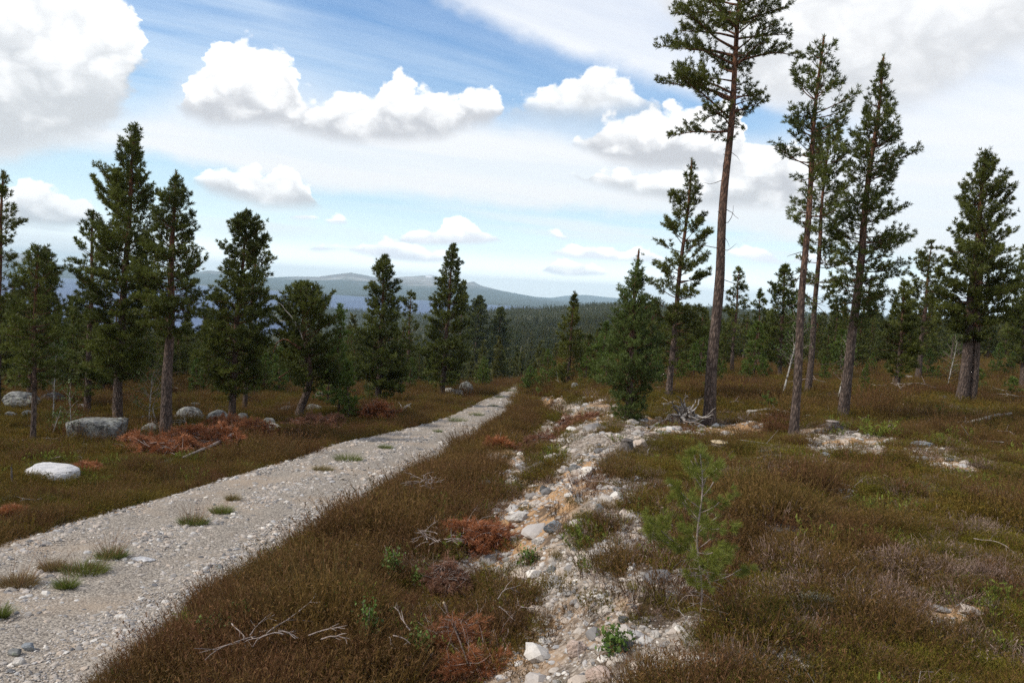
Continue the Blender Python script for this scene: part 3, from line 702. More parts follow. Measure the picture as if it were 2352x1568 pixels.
def pine(name, label, top, base, tw, prof, style='dense', mids=None, group=None, mat='needles', depth=None, kids=None, seed=None, species='pine_tree', cat='pine tree', twin=None):
    """a pine measured in the picture: top, base = picture points; prof = (v, reach left, reach right) in picture points"""
    rng = np.random.default_rng(seed if seed is not None else int(abs(top[0] * 7 + base[0] * 13 + top[1])) )
    B = hit(*base)
    if depth is not None:
        d = ray(*base); B = d * (depth / (d @ FWD)); B[2] = land1(B[0], B[1])
    dep = B @ FWD; px = dep / FP
    def at(u, v): d = ray(u, v); return d * (B[1] / d[1])
    path = [B - np.array([0, 0, 0.12])] + [at(*m) for m in (mids or [])] + [at(*top)]
    path = np.array(path); Hh = path[-1][2] - B[2]
    n = max(20, int(Hh / 0.35)); zz = np.linspace(path[0][2], path[-1][2], n)
    tr = np.stack([np.interp(zz, path[:, 2], path[:, i]) for i in range(3)], -1)
    for _ in range(6):
        o = tr.copy(); o[1:-1] = (tr[:-2] + 2 * tr[1:-1] + tr[2:]) / 4; tr = o
    tr[:, 0] += 0.02 * np.sin(zz * 1.7 + rng.random() * 6); tr[:, 1] += 0.03 * np.sin(zz * 1.1 + rng.random() * 6)
    tr = tr - B
    # reach profile by height
    ctr = path
    hv = []; 
    for v, l, r_ in prof:
        f = (v - top[1]) / (base[1] - top[1]); hv.append((1 - f) * Hh)
    hv = np.array(hv); o = np.argsort(hv); hl = hv[o]; ll = np.array([p[1] for p in prof])[o] * px; lr = np.array([p[2] for p in prof])[o] * px
    radl = lambda h: float(np.interp(h, hl, ll)); radr = lambda h: float(np.interp(h, hl, lr)); zb = float(hl[0])
    detail = dep / 18.0; ts = max(1.0, detail ** 0.75)
    kw = dict(dense=dict(spacing=0.20, per=6, e_lo=-0.10, e_hi=0.95, curl=0.45, twig=0.08, tuft=0.075),
              sparse=dict(spacing=0.27, per=5, e_lo=0.0, e_hi=0.8, curl=0.4, twig=0.070, tuft=0.065, thin=0.15, inner=0.35),
              tall=dict(spacing=0.30, per=5, e_lo=0.10, e_hi=0.6, curl=-0.25, twig=0.055, tuft=0.065, thin=0.0, inner=0.36, branch_r=0.030, tip_up=0.25),
              young=dict(spacing=0.17, per=7, e_lo=0.10, e_hi=1.15, curl=0.35, twig=0.07, tuft=0.06, inner=0.15, leaders=3))[style]
    kw = dict(kw); sc = max(1.0, ts * 0.8)
    kw['spacing'] *= sc ** 0.6; kw['twig'] *= sc; kw['tuft'] *= sc
    tb, P, D, S = grow(rng, tr, zb, radl, radr, tsize=ts, dead=14 if zb > 1.5 else 3, **kw)
    root = thing(species, label, cat, B, group)
    tt = trunk_tube(rng, tr, tw * px / 2)
    if twin:
        t2 = tr.copy(); t2[:, 0] += np.linspace(twin * px, twin * px * 0.4, n); t2 = t2[: int(n * 0.75)]
        tt.add(t2, np.linspace(tw * px * 0.42, 0.05, len(t2)), 10, np.linspace(0, 0.75, len(t2)), 0.05, rng)
    # limbs belong to the wood
    tt.V += tb.V; tt.F += [f + tt.n for f in tb.F]; tt.h += tb.h; tt.n += tb.n
    obj('trunk', tt.mesh('trunk'), MAT['bark'], root)
    patch = vn((P[:, 0] + B[0]) * 1.6, P[:, 2] * 1.6 + P[:, 1], 5)
    if style == 'young': kk, ln, wd, opn = 20, 0.075, 0.012, (0.35, 1.2)
    else: kk, ln, wd, opn = 20, 0.088, 0.0135, (0.25, 1.2)
    nm = needle_mesh('crown', P, D, S, rng, kk, ln, wd * ts ** 0.2, opn, tint=np.clip(patch * 0.9 + rng.normal(size=len(P)) * 0.15, 0, 1))
    obj('crown', nm, MAT[mat], root)
    return root, B

HERO = []   # filled by each call: (u, v_base) kept clear for the scattered stand
def P_(*a, **k):
    r = pine(*a, **k); HERO.append((r[1][0], r[1][1], 1.0)); return r
# ---- tall trees on the right
P_('big', 'tallest pine, bare leaning trunk whose top leaves the picture', (1706, -150), (1627, 978), 28,
   [(-150, 8, 8), (-90, 80, 75), (-20, 120, 105), (40, 150, 125), (75, 160, 135), (120, 165, 160), (145, 110, 150), (165, 80, 110), (178, 60, 40), (185, 150, 30), (240, 150, 34), (285, 105, 12), (302, 10, 0)],
   'tall', mids=[(1645, 740), (1660, 480), (1678, 300), (1692, 120)], seed=11)
P_('r1', 'slender tall pine with orange upper trunk and ragged crown, right of the tallest', (1890, 85), (1824, 1002), 21,
   [(85, 8, 14), (110, 25, 25), (160, 50, 75), (185, 20, 60), (200, 70, 50), (230, 95, 75), (275, 90, 70), (320, 85, 60), (360, 100, 65), (400, 60, 60), (440, 30, 55), (490, 60, 45), (530, 20, 25), (545, 0, 5)],
   'sparse', mids=[(1836, 780), (1850, 560), (1868, 330)], seed=23)
P_('r1b', 'thinner pine just behind the slender orange-barked one, its crown hanging low', (1905, 290), (1857, 905), 15,
   [(290, 20, 20), (330, 45, 50), (400, 50, 60), (500, 40, 55), (580, 35, 60), (640, 30, 50), (690, 25, 40), (715, 0, 0)], 'sparse', mids=[(1872, 700), (1885, 520)], seed=37)
P_('r2', 'tall pointed dark pine with leaning trunk, last of the right-hand tall trio', (2030, 130), (1933, 962), 24,
   [(130, 3, 3), (180, 15, 14), (230, 35, 28), (300, 48, 50), (360, 65, 70), (430, 50, 60), (480, 60, 85), (540, 60, 90), (590, 50, 80), (630, 45, 75), (650, 60, 70), (690, 50, 50), (735, 20, 20)],
   'dense', mids=[(1960, 760), (1975, 600), (1995, 430), (2015, 260)], seed=41)
P_('r4', 'broad dark pine with a double trunk near the right edge', (2262, 350), (2208, 928), 26,
   [(350, 6, 6), (390, 22, 28), (450, 38, 58), (520, 62, 70), (590, 62, 78), (650, 70, 85), (710, 80, 85), (750, 55, 60), (775, 10, 20)], 'dense', mids=[(2225, 760), (2245, 560)], seed=43, twin=22)
P_('edge', 'dark pine cut by the right edge of the picture', (2362, 560), (2352, 900), 18, [(560, 5, 5), (620, 25, 30), (700, 40, 40), (780, 45, 45), (830, 20, 20)], 'dense', seed=47)
P_('r3', 'open-crowned pine rising behind, left of the broad double-trunked one', (2140, 555), (2108, 872), 13,
   [(555, 5, 5), (590, 25, 22), (640, 42, 38), (700, 38, 42), (760, 25, 40), (790, 5, 5)], 'sparse', seed=53)
P_('r3b', 'bushy pine of middle height between the pointed pine and the open-crowned one', (2078, 648), (2062, 895), 14, [(648, 4, 4), (690, 20, 22), (740, 35, 38), (800, 42, 42), (840, 30, 30), (860, 5, 5)], 'dense', seed=59)
P_('c5', 'small far pine with a tufty top, right of the tallest trunk', (1698, 617), (1680, 858), 9, [(617, 5, 5), (650, 18, 16), (680, 24, 18), (720, 22, 22), (780, 25, 25), (800, 5, 5)], 'sparse', seed=61)
P_('c6', 'smallest far pine on the skyline between two bigger far ones', (1745, 668), (1742, 850), 6, [(668, 3, 3), (700, 12, 12), (750, 18, 18), (800, 16, 16)], 'sparse', seed=67)
P_('c7', 'far pine with a broad triangular top left of the slender tall pine', (1803, 611), (1790, 872), 11, [(611, 4, 4), (640, 18, 16), (680, 36, 28), (720, 34, 32), (790, 34, 34), (830, 10, 10)], 'dense', seed=71)
P_('c3', 'feathery pointed pine left of the tallest pine, see-through at the top', (1590, 368), (1537, 905), 15,
   [(368, 3, 3), (410, 16, 14), (440, 28, 34), (490, 48, 40), (530, 55, 48), (570, 55, 50), (640, 60, 58), (700, 62, 62), (760, 60, 60), (800, 40, 45), (830, 5, 5)], 'sparse', mids=[(1550, 740), (1570, 560)], seed=73)
P_('c2', 'bright young pine with upright candle shoots at its top, centre of the open heath', (1466, 574), (1440, 966), 16,
   [(574, 2, 2), (610, 8, 8), (650, 26, 26), (700, 38, 36), (760, 52, 50), (820, 62, 58), (880, 58, 54), (930, 34, 36), (958, 20, 22)], 'young', mat='youngbig', seed=79)
P_('c1', 'slim dark pine standing alone right of where the track vanishes', (1319, 672), (1303, 893), 8, [(672, 2, 2), (710, 10, 10), (760, 22, 20), (820, 26, 24), (860, 22, 20), (875, 5, 5)], 'dense', seed=83)
# ---- centre left
P_('l11', 'tall pointed pine left of the track, tip highest of the middle group', (1041, 561), (1015, 912), 13, [(561, 3, 3), (600, 18, 18), (640, 30, 28), (680, 38, 34), (720, 44, 40), (780, 50, 46), (840, 48, 46), (880, 15, 15)], 'dense', seed=89)
P_('l11b', 'thin open pine peeking out behind the tall pointed one', (1064, 644), (1052, 885), 7, [(644, 4, 4), (680, 14, 14), (720, 18, 18), (780, 18, 18), (840, 10, 10)], 'sparse', seed=97)
P_('l12', 'rounded pine right of the tall pointed middle one', (1101, 686), (1088, 880), 11, [(686, 6, 6), (720, 22, 22), (770, 34, 34), (830, 38, 36), (862, 25, 25)], 'dense', seed=101)
P_('l12b', 'lower rounded pine nearest the vanishing track on its left', (1150, 712), (1140, 880), 9, [(712, 6, 6), (750, 20, 20), (800, 26, 26), (850, 24, 24)], 'dense', seed=103)
P_('l9', 'blunt-topped dense pine in front of the lake, right of the crooked one', (884, 589), (868, 922), 15, [(589, 4, 4), (625, 24, 20), (660, 38, 34), (700, 40, 36), (760, 46, 44), (820, 54, 52), (880, 55, 52), (915, 20, 20)], 'dense', seed=107)
P_('l10', 'small far pine with a tufted top between the blunt and the pointed pine', (944, 669), (934, 893), 9, [(669, 3, 3), (700, 18, 18), (730, 14, 14), (790, 22, 22), (830, 18, 18), (850, 5, 5)], 'sparse', seed=109)
# ---- left
P_('l7', 'double-topped pine left of the crooked one, its foliage reaching low', (566, 490), (533, 966), 17, [(490, 6, 8), (520, 24, 30), (560, 52, 50), (600, 50, 64), (640, 42, 50), (700, 70, 58), (770, 75, 66), (840, 72, 70), (890, 40, 40), (905, 5, 5)],
   'dense', mids=[(540, 800), (555, 620)], seed=113)
P_('l7b', 'thinner pine trunk standing right behind the double-topped one', (592, 512), (561, 948), 11, [(512, 5, 5), (560, 18, 24), (620, 25, 40), (700, 30, 40), (800, 30, 35), (860, 5, 5)], 'sparse', seed=127)
P_('l5', 'stout pine with thick grey-brown trunk and bushy crown beside the lichen boulders', (403, 394), (381, 1002), 27, [(394, 2, 2), (430, 14, 14), (470, 38, 40), (520, 60, 55), (580, 66, 62), (640, 78, 68), (700, 86, 74), (745, 60, 50), (765, 10, 10)],
   'dense', mids=[(388, 760), (396, 600)], seed=131)
P_('l4', 'tallest pine of the left group, narrow-topped with dark trunk by the slab boulder', (312, 286), (270, 987), 22, [(286, 4, 4), (310, 18, 16), (350, 30, 22), (380, 40, 34), (420, 45, 36), (455, 92, 44), (490, 70, 50), (520, 45, 60), (570, 120, 60), (600, 70, 60), (660, 78, 60), (760, 60, 60), (840, 50, 50), (860, 10, 10)],
   'dense', mids=[(275, 800), (292, 560), (302, 420)], seed=137)
P_('l3', 'thin open-crowned pine left of the tallest left pine', (215, 488), (200, 950), 15, [(488, 6, 6), (520, 26, 22), (570, 40, 40), (620, 38, 34), (670, 30, 30), (760, 50, 50), (860, 45, 45), (900, 5, 5)], 'sparse', seed=139)
P_('l2', 'slim pine with dense dark crown high on a thin trunk, far left', (84, 566), (77, 1010), 12, [(566, 6, 6), (600, 35, 32), (650, 52, 50), (720, 60, 56), (790, 62, 60), (850, 55, 50), (880, 20, 20)], 'dense', seed=149)
P_('l2b', 'small pine top showing behind the slim dense-crowned one', (106, 572), (62, 925), 12, [(572, 6, 6), (610, 20, 20), (680, 35, 35), (780, 40, 40), (850, 20, 20)], 'dense', seed=151)
P_('l1', 'pine cut by the left edge of the picture', (6, 400), (-12, 960), 18, [(400, 6, 6), (440, 20, 18), (490, 32, 38), (540, 45, 46), (590, 40, 30), (650, 50, 45), (760, 60, 50), (860, 50, 50), (890, 5, 5)], 'sparse', seed=157)

def crooked():
    r, B = P_('crooked', 'crooked old pine with bent dark base, bushy flattened crown and bare silver limb', (708, 658), (684, 962), 20,
       [(658, 10, 10), (690, 50, 40), (720, 70, 66), (770, 76, 66), (830, 84, 62), (870, 46, 44), (890, 5, 5)], 'dense', mids=[(676, 935), (716, 905), (712, 830), (690, 760)], seed=163)
    px = (B @ FWD) / FP; t = Tubes(); rng = np.random.default_rng(3)
    for pts, w in (([(680, 742), (668, 725), (655, 712), (648, 700), (638, 694)], 5), ([(672, 738), (690, 760), (700, 800)], 5)):
        q = np.array([(ray(u, v) * ((B[1] - 0.9) / ray(u, v)[1])) - B for u, v in pts]); t = Tubes(); t.add(smooth_path(q, 12), np.linspace(w * px * 0.35, px * 0.5, 12), 5, None, 0.1, rng); o = obj('limb', t.mesh('limb'), MAT['deadwood'], r); o['label'] = 'bare silver limb'
    for pts, w in (([(690, 800), (672, 788), (660, 780), (648, 779)], 10), ([(650, 780), (636, 786), (628, 808)], 4), ([(668, 786), (676, 778), (690, 782)], 4), ([(640, 868), (655, 858), (668, 850)], 5)):
        q = np.array([(ray(u, v) * ((B[1] - 1.1) / ray(u, v)[1])) - B for u, v in pts]); t2 = Tubes(); t2.add(smooth_path(q, 12), np.linspace(w * px * 0.4, px * 0.8, 12), 5, np.full(12, 1.0), 0.1, rng); o = obj('limb', t2.mesh('limb'), MAT['bark'], r); o['label'] = 'broken orange-barked limb'
    
crooked()

# ---- small pines with a place of their own
YOUNG = [((1608, 1042), (1607, 1440), 13, [(1042, 8, 8), (1085, 46, 46), (1140, 76, 70), (1185, 55, 60), (1200, 110, 65), (1230, 60, 40), (1262, 130, 40), (1290, 120, 110), (1330, 115, 105), (1345, 0, 0)], 'knee-high pale green young pine with bare lower twigs, nearest the viewer'),
 ((1040, 826), (1040, 893), 4, [(826, 2, 2), (850, 12, 12), (885, 16, 16)], 'small green pine left of the track just before it vanishes'),
 ((1112, 822), (1108, 890), 5, [(822, 2, 2), (850, 14, 14), (885, 20, 20)], 'bushy small pine close to the left verge where the track vanishes'),
 ((1217, 845), (1219, 902), 5, [(845, 3, 3), (865, 14, 16), (895, 22, 24)], 'round bright young pine at the right verge where the track vanishes'),
 ((1245, 850), (1250, 905), 4, [(850, 3, 3), (870, 12, 12), (900, 16, 16)], 'second bright young pine just right of the vanishing track'),
 ((780, 700), (778, 950), 7, [(700, 3, 3), (760, 15, 15), (850, 22, 22), (930, 20, 20)], 'pale green young pine right of the crooked one'),
 ((800, 830), (800, 965), 6, [(830, 2, 2), (870, 16, 16), (950, 20, 20)], 'thin young pine with twiggy base left of the rust-brown brush clump'),
 ((1400, 800), (1392, 895), 6, [(800, 3, 3), (840, 18, 18), (885, 26, 22)], 'bright young pine left behind the candle-topped one'),
 ((1630, 870), (1628, 905), 4, [(870, 2, 2), (900, 10, 10)], 'low seedling pine behind the tallest trunk'),
 ((1765, 900), (1766, 940), 3, [(900, 2, 2), (930, 8, 8)], 'little yellow-green seedling on the heath behind the tall trunks'),
 ((2165, 925), (2166, 962), 3, [(925, 2, 2), (955, 8, 8)], 'tiny seedling pine in front of the double trunk'),
 ((2258, 960), (2258, 985), 3, [(960, 2, 2), (980, 7, 7)], 'tiny seedling beside the double trunk foot'),
 ((1468, 1148), (1469, 1182), 3, [(1148, 3, 3), (1160, 7, 8), (1178, 9, 9)], 'small green pine seedling on the stony strip left of the near young pine'),
 ((2246, 845), (2250, 905), 4, [(845, 3, 3), (870, 10, 10), (895, 14, 14)], 'yellowish seedling right behind the double trunk'),
 ((2475 * .94, 870), (2330, 915), 4, [(870, 3, 3), (900, 14, 14)], 'young pine at the right edge of the heath')]
for i, (top, base, tw, prof, lab) in enumerate(YOUNG):
    rng = np.random.default_rng(400 + i); B = hit(*base); dep = B @ FWD; px = dep / FP
    pt = ray(*top); T_ = pt * (B[1] / pt[1]); Hh = T_[2] - B[2]; n = 16
    tr = np.linspace([0, 0, -0.03], T_ - B, n); tr[1:-1, 0] += 0.015 * Hh * np.sin(np.linspace(0, 9, n - 2))
    hv = np.array([(base[1] - v) / (base[1] - top[1]) * Hh for v, _, _ in prof]); o = np.argsort(hv)
    hl = hv[o]; ll = np.array([p[1] for p in prof])[o] * px; lr = np.array([p[2] for p in prof])[o] * px
    first = i == 0; s = 0.42 if first else max(0.6, min(1.6, dep / 20))
    tb, P, D, S = grow(rng, tr, float(max(hl[0], 0.03)), lambda h: float(np.interp(h, hl, ll)), lambda h: float(np.interp(h, hl, lr)), spacing=(0.13 if first else 0.13 * s), per=4 if first else 5, e_lo=0.15, e_hi=1.0, curl=0.4,
                       twig=0.085 if first else 0.08 * s, tuft=0.0125 if first else 0.05 * s, tsize=s * (0.85 if first else 1), inner=0.28 if first else 0.1, branch_r=0.004 if first else 0.008, leaders=2, dead=0, thin=0, tip_up=0.25)
    root = thing('young_pine', lab, 'young pine', B)
    tt = trunk_tube(rng, tr, tw * px / 2 * (0.42 if first else 1), 0.004, 8, 1.1)
    if first:   # bare curling lower twigs
        for q in range(26):
            h = Hh * (0.06 + 0.40 * rng.random()); c = np.array([np.interp(h, tr[:, 2], tr[:, j]) for j in range(3)]); ph = rng.random() * 6.28; L = 0.10 + 0.17 * rng.random()
            d0 = np.array([math.cos(ph), math.sin(ph), 0.15 + rng.normal() * 0.15]); pts = [c]; cur = rng.normal() * 0.25
            for _ in range(9):
                d0 = d0 + np.array([-d0[1], d0[0], 0]) * cur * 0.4 + rng.normal(size=3) * 0.10 - np.array([0, 0, 0.07]); d0 /= np.linalg.norm(d0); pts.append(pts[-1] + d0 * L / 9)
            tb.add(np.array(pts), np.linspace(0.0028, 0.0010, 10), 4, np.full(10, 0.1))
            k = 4; d1 = d0 + rng.normal(size=3) * 0.7; tb.add(np.array([pts[k], pts[k] + d1 * L * 0.2, pts[k] + d1 * L * 0.42 + [0, 0, -0.01]]), [0.0018, 0.0014, 0.0008], 3)
    tt.V += tb.V; tt.F += [f + tt.n for f in tb.F]; tt.h += tb.h; tt.n += tb.n
    obj('trunk', tt.mesh('trunk'), MAT['twig'] if first else MAT['bark'], root)
    nm = needle_mesh('crown', P, D, S, rng, 48 if first else 18, 0.125 if first else 0.075, 0.0075 if first else 0.014, (0.3, 1.15), tint=np.clip(0.35 + rng.random(len(P)) * 0.6, 0, 1))
    obj('crown', nm, MAT['sapling' if first else 'young'], root); HERO.append((B[0], B[1], 0.3))

# ---- birches: white stems with a light cloud of leaves
def leaf_cloud(name, P, rng, k, size, mat, root, tint=None):
    n = len(P); C = P[:, None] + rng.normal(size=(n, k, 3)) * size * 2.2
    a = rng.normal(size=(n, k, 3)); a /= np.linalg.norm(a, axis=-1, keepdims=True); b = np.cross(a, rng.normal(size=(n, k, 3))); b /= np.linalg.norm(b, axis=-1, keepdims=True)
    s = size * (0.6 + 0.7 * rng.random((n, k, 1)))
    V = np.stack([C - a * s, C + b * s * 0.62 - a * s * 0.2, C + a * s, C - b * s * 0.62 - a * s * 0.2], 2).reshape(-1, 3)
    me = mesh_from(name, V, np.arange(n * k * 4).reshape(-1, 4), False, dict(tint=np.repeat(rng.random(n * k), 4))); return obj(name, me, mat, root)
BIRCH = [((868, 1795), 0, 0)]
BIRCHES = [((1845, 700), (1797, 868 + 40), 7, [(1825, 800)], 'thin birch with a white leaning stem between the far right pines', 40),
           ((1952, 770), (1930 - 8, 905 + 20), 7, [(1941, 850)], 'white birch stem leaning along the pointed dark pine', 26),
           ((2200, 780), (2173, 900), 4, [], 'short thin birch left of the double trunk', 25),
           ((130, 800), (122, 965), 5, [(125, 880)], 'slender pale birch stem on the left heath', 34),
           ((140, 940), (118, 1000), 3, [], 'low leafy birch sprout by the slim left pine', 18),
           ((350, 860), (340, 985), 5, [], 'leafy birch shrub between the two big left trunks', 48),
           ((160, 900), (165, 1012), 3, [], 'leafy birch sprout left of the slab boulder', 24)]
for i, (top, base, tw, mids, lab, rad) in enumerate(BIRCHES):
    rng = np.random.default_rng(600 + i); B = hit(*base); px = (B @ FWD) / FP
    path = np.array([B - [0, 0, .05]] + [ray(*m) * (B[1] / ray(*m)[1]) for m in mids] + [ray(*top) * (B[1] / ray(*top)[1])]) - B
    tr = smooth_path(path, 18); root = thing('birch', lab, 'birch', B); t = trunk_tube(rng, tr, tw * px / 3.2, 0.008, 7, 1.1)
    obj('trunk', t.mesh('trunk'), MAT['birch'], root)
    tb, P, D, S = grow(rng, tr, tr[-1, 2] * 0.35, lambda h: rad * px * 0.9, lambda h: rad * px * 0.9, spacing=0.22, per=4, e_lo=0.6, e_hi=1.0, curl=0.1, twig=0.16, tuft=0.12, inner=0.2, branch_r=0.008)
    o = obj('branches', tb.mesh('branches'), MAT['twig'], root); leaf_cloud('crown', P, rng, 5, 0.03, MAT['birchleaf'], root); HERO.append((B[0], B[1], 0.4))

# ------------------------------------------------------------------ stands of pine
def generic(seed, H, zbf, rmax, style, far=False):
    rng = np.random.default_rng(seed); n = 26; tr = np.linspace([0, 0, -0.1], [0, 0, H], n)
    tr[1:, 0] += np.cumsum(rng.normal(size=n - 1)) * 0.02; tr[1:, 1] += np.cumsum(rng.normal(size=n - 1)) * 0.02
    zb = H * zbf; sh = rng.random() * 0.3 + 0.75
    prof = lambda h: rmax * (0.12 + 0.88 * np.clip((H - h) / (H * (1 - zbf)), 0, 1) ** sh) * (0.78 + 0.5 * vn(np.array([h * 1.3]), np.array([seed * 3.0]), seed)[0])
    tb, P, D, S = grow(rng, tr, zb, prof, prof, spacing=0.26, per=6, e_lo=-0.08, e_hi=0.9, curl=0.4, twig=0.14, tuft=0.12, tsize=2.0, thin=0.1 if style == 'dense' else 0.3,
                       inner=0.22, dead=10 if zbf > 0.2 else 0, tip_up=0.3)
    tt = trunk_tube(rng, tr, H * 0.016 + 0.02); tt.V += tb.V; tt.F += [f + tt.n for f in tb.F]; tt.h += tb.h; tt.n += tb.n
    patch = vn(P[:, 0] * 1.6, P[:, 2] * 1.6 + P[:, 1], seed)
    return tt.mesh('trunk'), needle_mesh('crown', P, D, S, rng, 15, 0.085, 0.021, (0.25, 1.15), tint=np.clip(patch * 0.9 + rng.normal(size=len(P)) * 0.15, 0, 1))
GEN = [generic(1, 7.5, 0.30, 1.25, 'dense'), generic(2, 7.0, 0.12, 1.15, 'dense'), generic(3, 8.0, 0.42, 1.05, 'sparse'), generic(4, 6.0, 0.06, 1.25, 'dense'), generic(5, 7.0, 0.20, 0.95, 'dense'),
       generic(6, 7.5, 0.35, 1.0, 'sparse'), generic(7, 4.0, 0.04, 0.95, 'dense'), generic(8, 3.6, 0.03, 0.85, 'dense')]
GH = [7.5, 7.0, 8.0, 6.0, 7.0, 7.5, 4.0, 3.6]
for i, (a, b) in enumerate(GEN): a.materials.append(MAT['bark']); b.materials.append(MAT['needles'])
GENY = [GEN[6][1].copy(), GEN[7][1].copy()]
for b in GENY: b.materials[0] = MAT['young']

# skyline of the middle wood: lowest picture height treetops may reach
SKYL = [(-100, 600), (40, 650), (110, 695), (170, 705), (260, 690), (360, 700), (440, 722), (480, 728), (510, 725), (620, 790), (640, 800), (660, 770), (700, 740), (760, 740), (830, 760), (900, 740), (960, 760), (1000, 740), (1100, 760), (1180, 790), (1240, 800), (1290, 790), (1360, 740),
        (1420, 715), (1500, 690), (1600, 700), (1700, 712), (1790, 715), (1880, 708), (1980, 700), (2060, 712), (2150, 690), (2250, 690), (2352, 700), (2500, 690)]
def skyline(u): return np.interp(u, [s[0] for s in SKYL], [s[1] for s in SKYL])
ZONES = {
 'leftstand': ('dark green pine in the closed stand behind the left boulders and trunks', 'pines of the closed stand on the left'),
 'midstand': ('dark green pine in the wood left of where the track vanishes', 'pines left of the vanishing track'),
 'valley': ('dark pine on the slope below the vanishing track', 'pines on the slope below the track'),
 'rightstand': ('dark pine in the wood behind the heath, between candle-topped and slender tall pines', 'pines behind the right heath'),
 'farright': ('dark pine in the wood behind the heath right of the slender tall pine', 'pines at the far right of the heath'),
 'sapling': ('light green young pine under the taller trees at the wood edge', 'young pines along the wood edge')}
def place(mt, loc, s, rz, lab, grp, name='pine_tree', cat='pine tree', sxy=1.0, crown=None, lean=0.0):
    root = thing(name, lab, cat, loc, grp); root.rotation_euler = (lean * math.sin(rz), lean, rz); root.scale = (s * sxy, s * sxy, s)
    a = bpy.data.objects.new('trunk', mt[0]); b = bpy.data.objects.new('crown', crown or mt[1])
    ROOT.objects.link(a); ROOT.objects.link(b); a.parent = root; b.parent = root; return root
rng = np.random.default_rng(99); placed = []; STAND = []
def openground(u, v, x, y, r):
    """places the photograph leaves open"""
    if road_l(y) - 1.6 < x < road_r(y) + 1.6 and y < 140: return True
    if u < 1000: lim = np.interp(u, [-200, 0, 200, 400, 600, 700, 800, 900, 1000], [905, 900, 905, 895, 905, 900, 905, 905, 885])
    elif u < 1400: lim = np.interp(u, [1000, 1150, 1250, 1330, 1400], [880, 878, 880, 885, 885])
    else: lim = np.interp(u, [1400, 1500, 1700, 1900, 2100, 2200, 2352, 2600], [885, 880, 872, 870, 862, 840, 835, 820])
    return v > lim
cand = 0; NIND = 288
while len(placed) < NIND and cand < 30000:
    cand += 1
    u = rng.uniform(-60, 2420) if rng.random() < 0.62 else rng.uniform(-60, 1000); r = 24 * ((95 if u < 660 else 170) / 24) ** rng.random(); d = ray(u, 700); az = math.atan2(d[0], d[1])
    if rng.random() > (0.25 if r > 130 else 1.0): continue
    x, y = r * math.sin(az), r * math.cos(az); z = land1(x, y); uu, vb = project((x, y, z))
    if openground(uu, vb, x, y, r): continue
    if any((x - a) ** 2 + (y - b) ** 2 < (c if r < 60 else c * 1.2) ** 2 for a, b, c in placed): continue
    if any((x - a) ** 2 + (y - b) ** 2 < (1.0 + c * 0.5) ** 2 for a, b, c in HERO): continue
    k = int(rng.choice([0, 1, 2, 3, 4, 5, 1, 3, 3, 4])); H = rng.uniform(4.5, 8.5)
    if x < road_l(y) + 1 and uu < 640 and r < 60: H = rng.uniform(5, 8)
    depth = np.array([x, y, z]) @ FWD; vt = skyline(uu) + rng.random() ** 1.5 * 60
    Hmax = (vb - vt) * depth / FP * 1.0
    if Hmax < 1.8: continue
    H = min(H, Hmax)
    if H < 3.3: k = 6 + int(rng.random() < 0.5)
    zone = 'leftstand' if uu < 660 else 'midstand' if uu < 1175 else 'valley' if uu < 1380 else 'rightstand' if uu < 1830 else 'farright'
    young = H < 3.0 and rng.random() < 0.7
    if young: zone = 'sapling'
    grp = ZONES[zone][1]; crown = None; lab = 'x'
    if young: crown = GENY[k - 6]
    STAND.append(place(GEN[k], (x, y, z), H / GH[k], rng.random() * 6.28, lab, grp, crown=crown, sxy=rng.uniform(0.9, 1.25), lean=rng.normal() * 0.02, name='young_pine' if young else 'pine_tree', cat='young pine' if young else 'pine tree'))
    placed.append((x, y, 1.5 if H > 3.3 else 1.0))
# saplings right at the wood edge
for (u, v, h) in [(940, 893, 70), (985, 890, 60), (1068, 888, 66), (1088, 885, 50), (1135, 880, 60), (1160, 876, 50), (870, 905, 80), (905, 900, 60), (755, 935, 120), (610, 905, 90), (585, 915, 70), (450, 905, 80), (1270, 890, 60), (1285, 886, 45),
                  (1345, 880, 80), (1365, 888, 60), (1505, 885, 80), (1520, 900, 60), (1645, 885, 60), (1660, 878, 50), (1715, 880, 60), (1750, 872, 50), (1890, 880, 60), (1985, 888, 50), (2000, 870, 60), (2130, 872, 70), (2150, 880, 40), (2290, 860, 70), (2320, 870, 60), (1560, 880, 70), (1592, 872, 80),
                  (1700, 905, 22), (1980, 905, 24), (2040, 915, 20), (2305, 905, 30)]:
    B = hit(u, v)
    if B is None: continue
    depth = B @ FWD; H = h * depth / FP; k = 6 + int(rng.random() < 0.5)
    STAND.append(place(GEN[k], B, H / GH[k], rng.random() * 6.28, *ZONES['sapling'], crown=GENY[k - 6], name='young_pine', cat='young pine'))

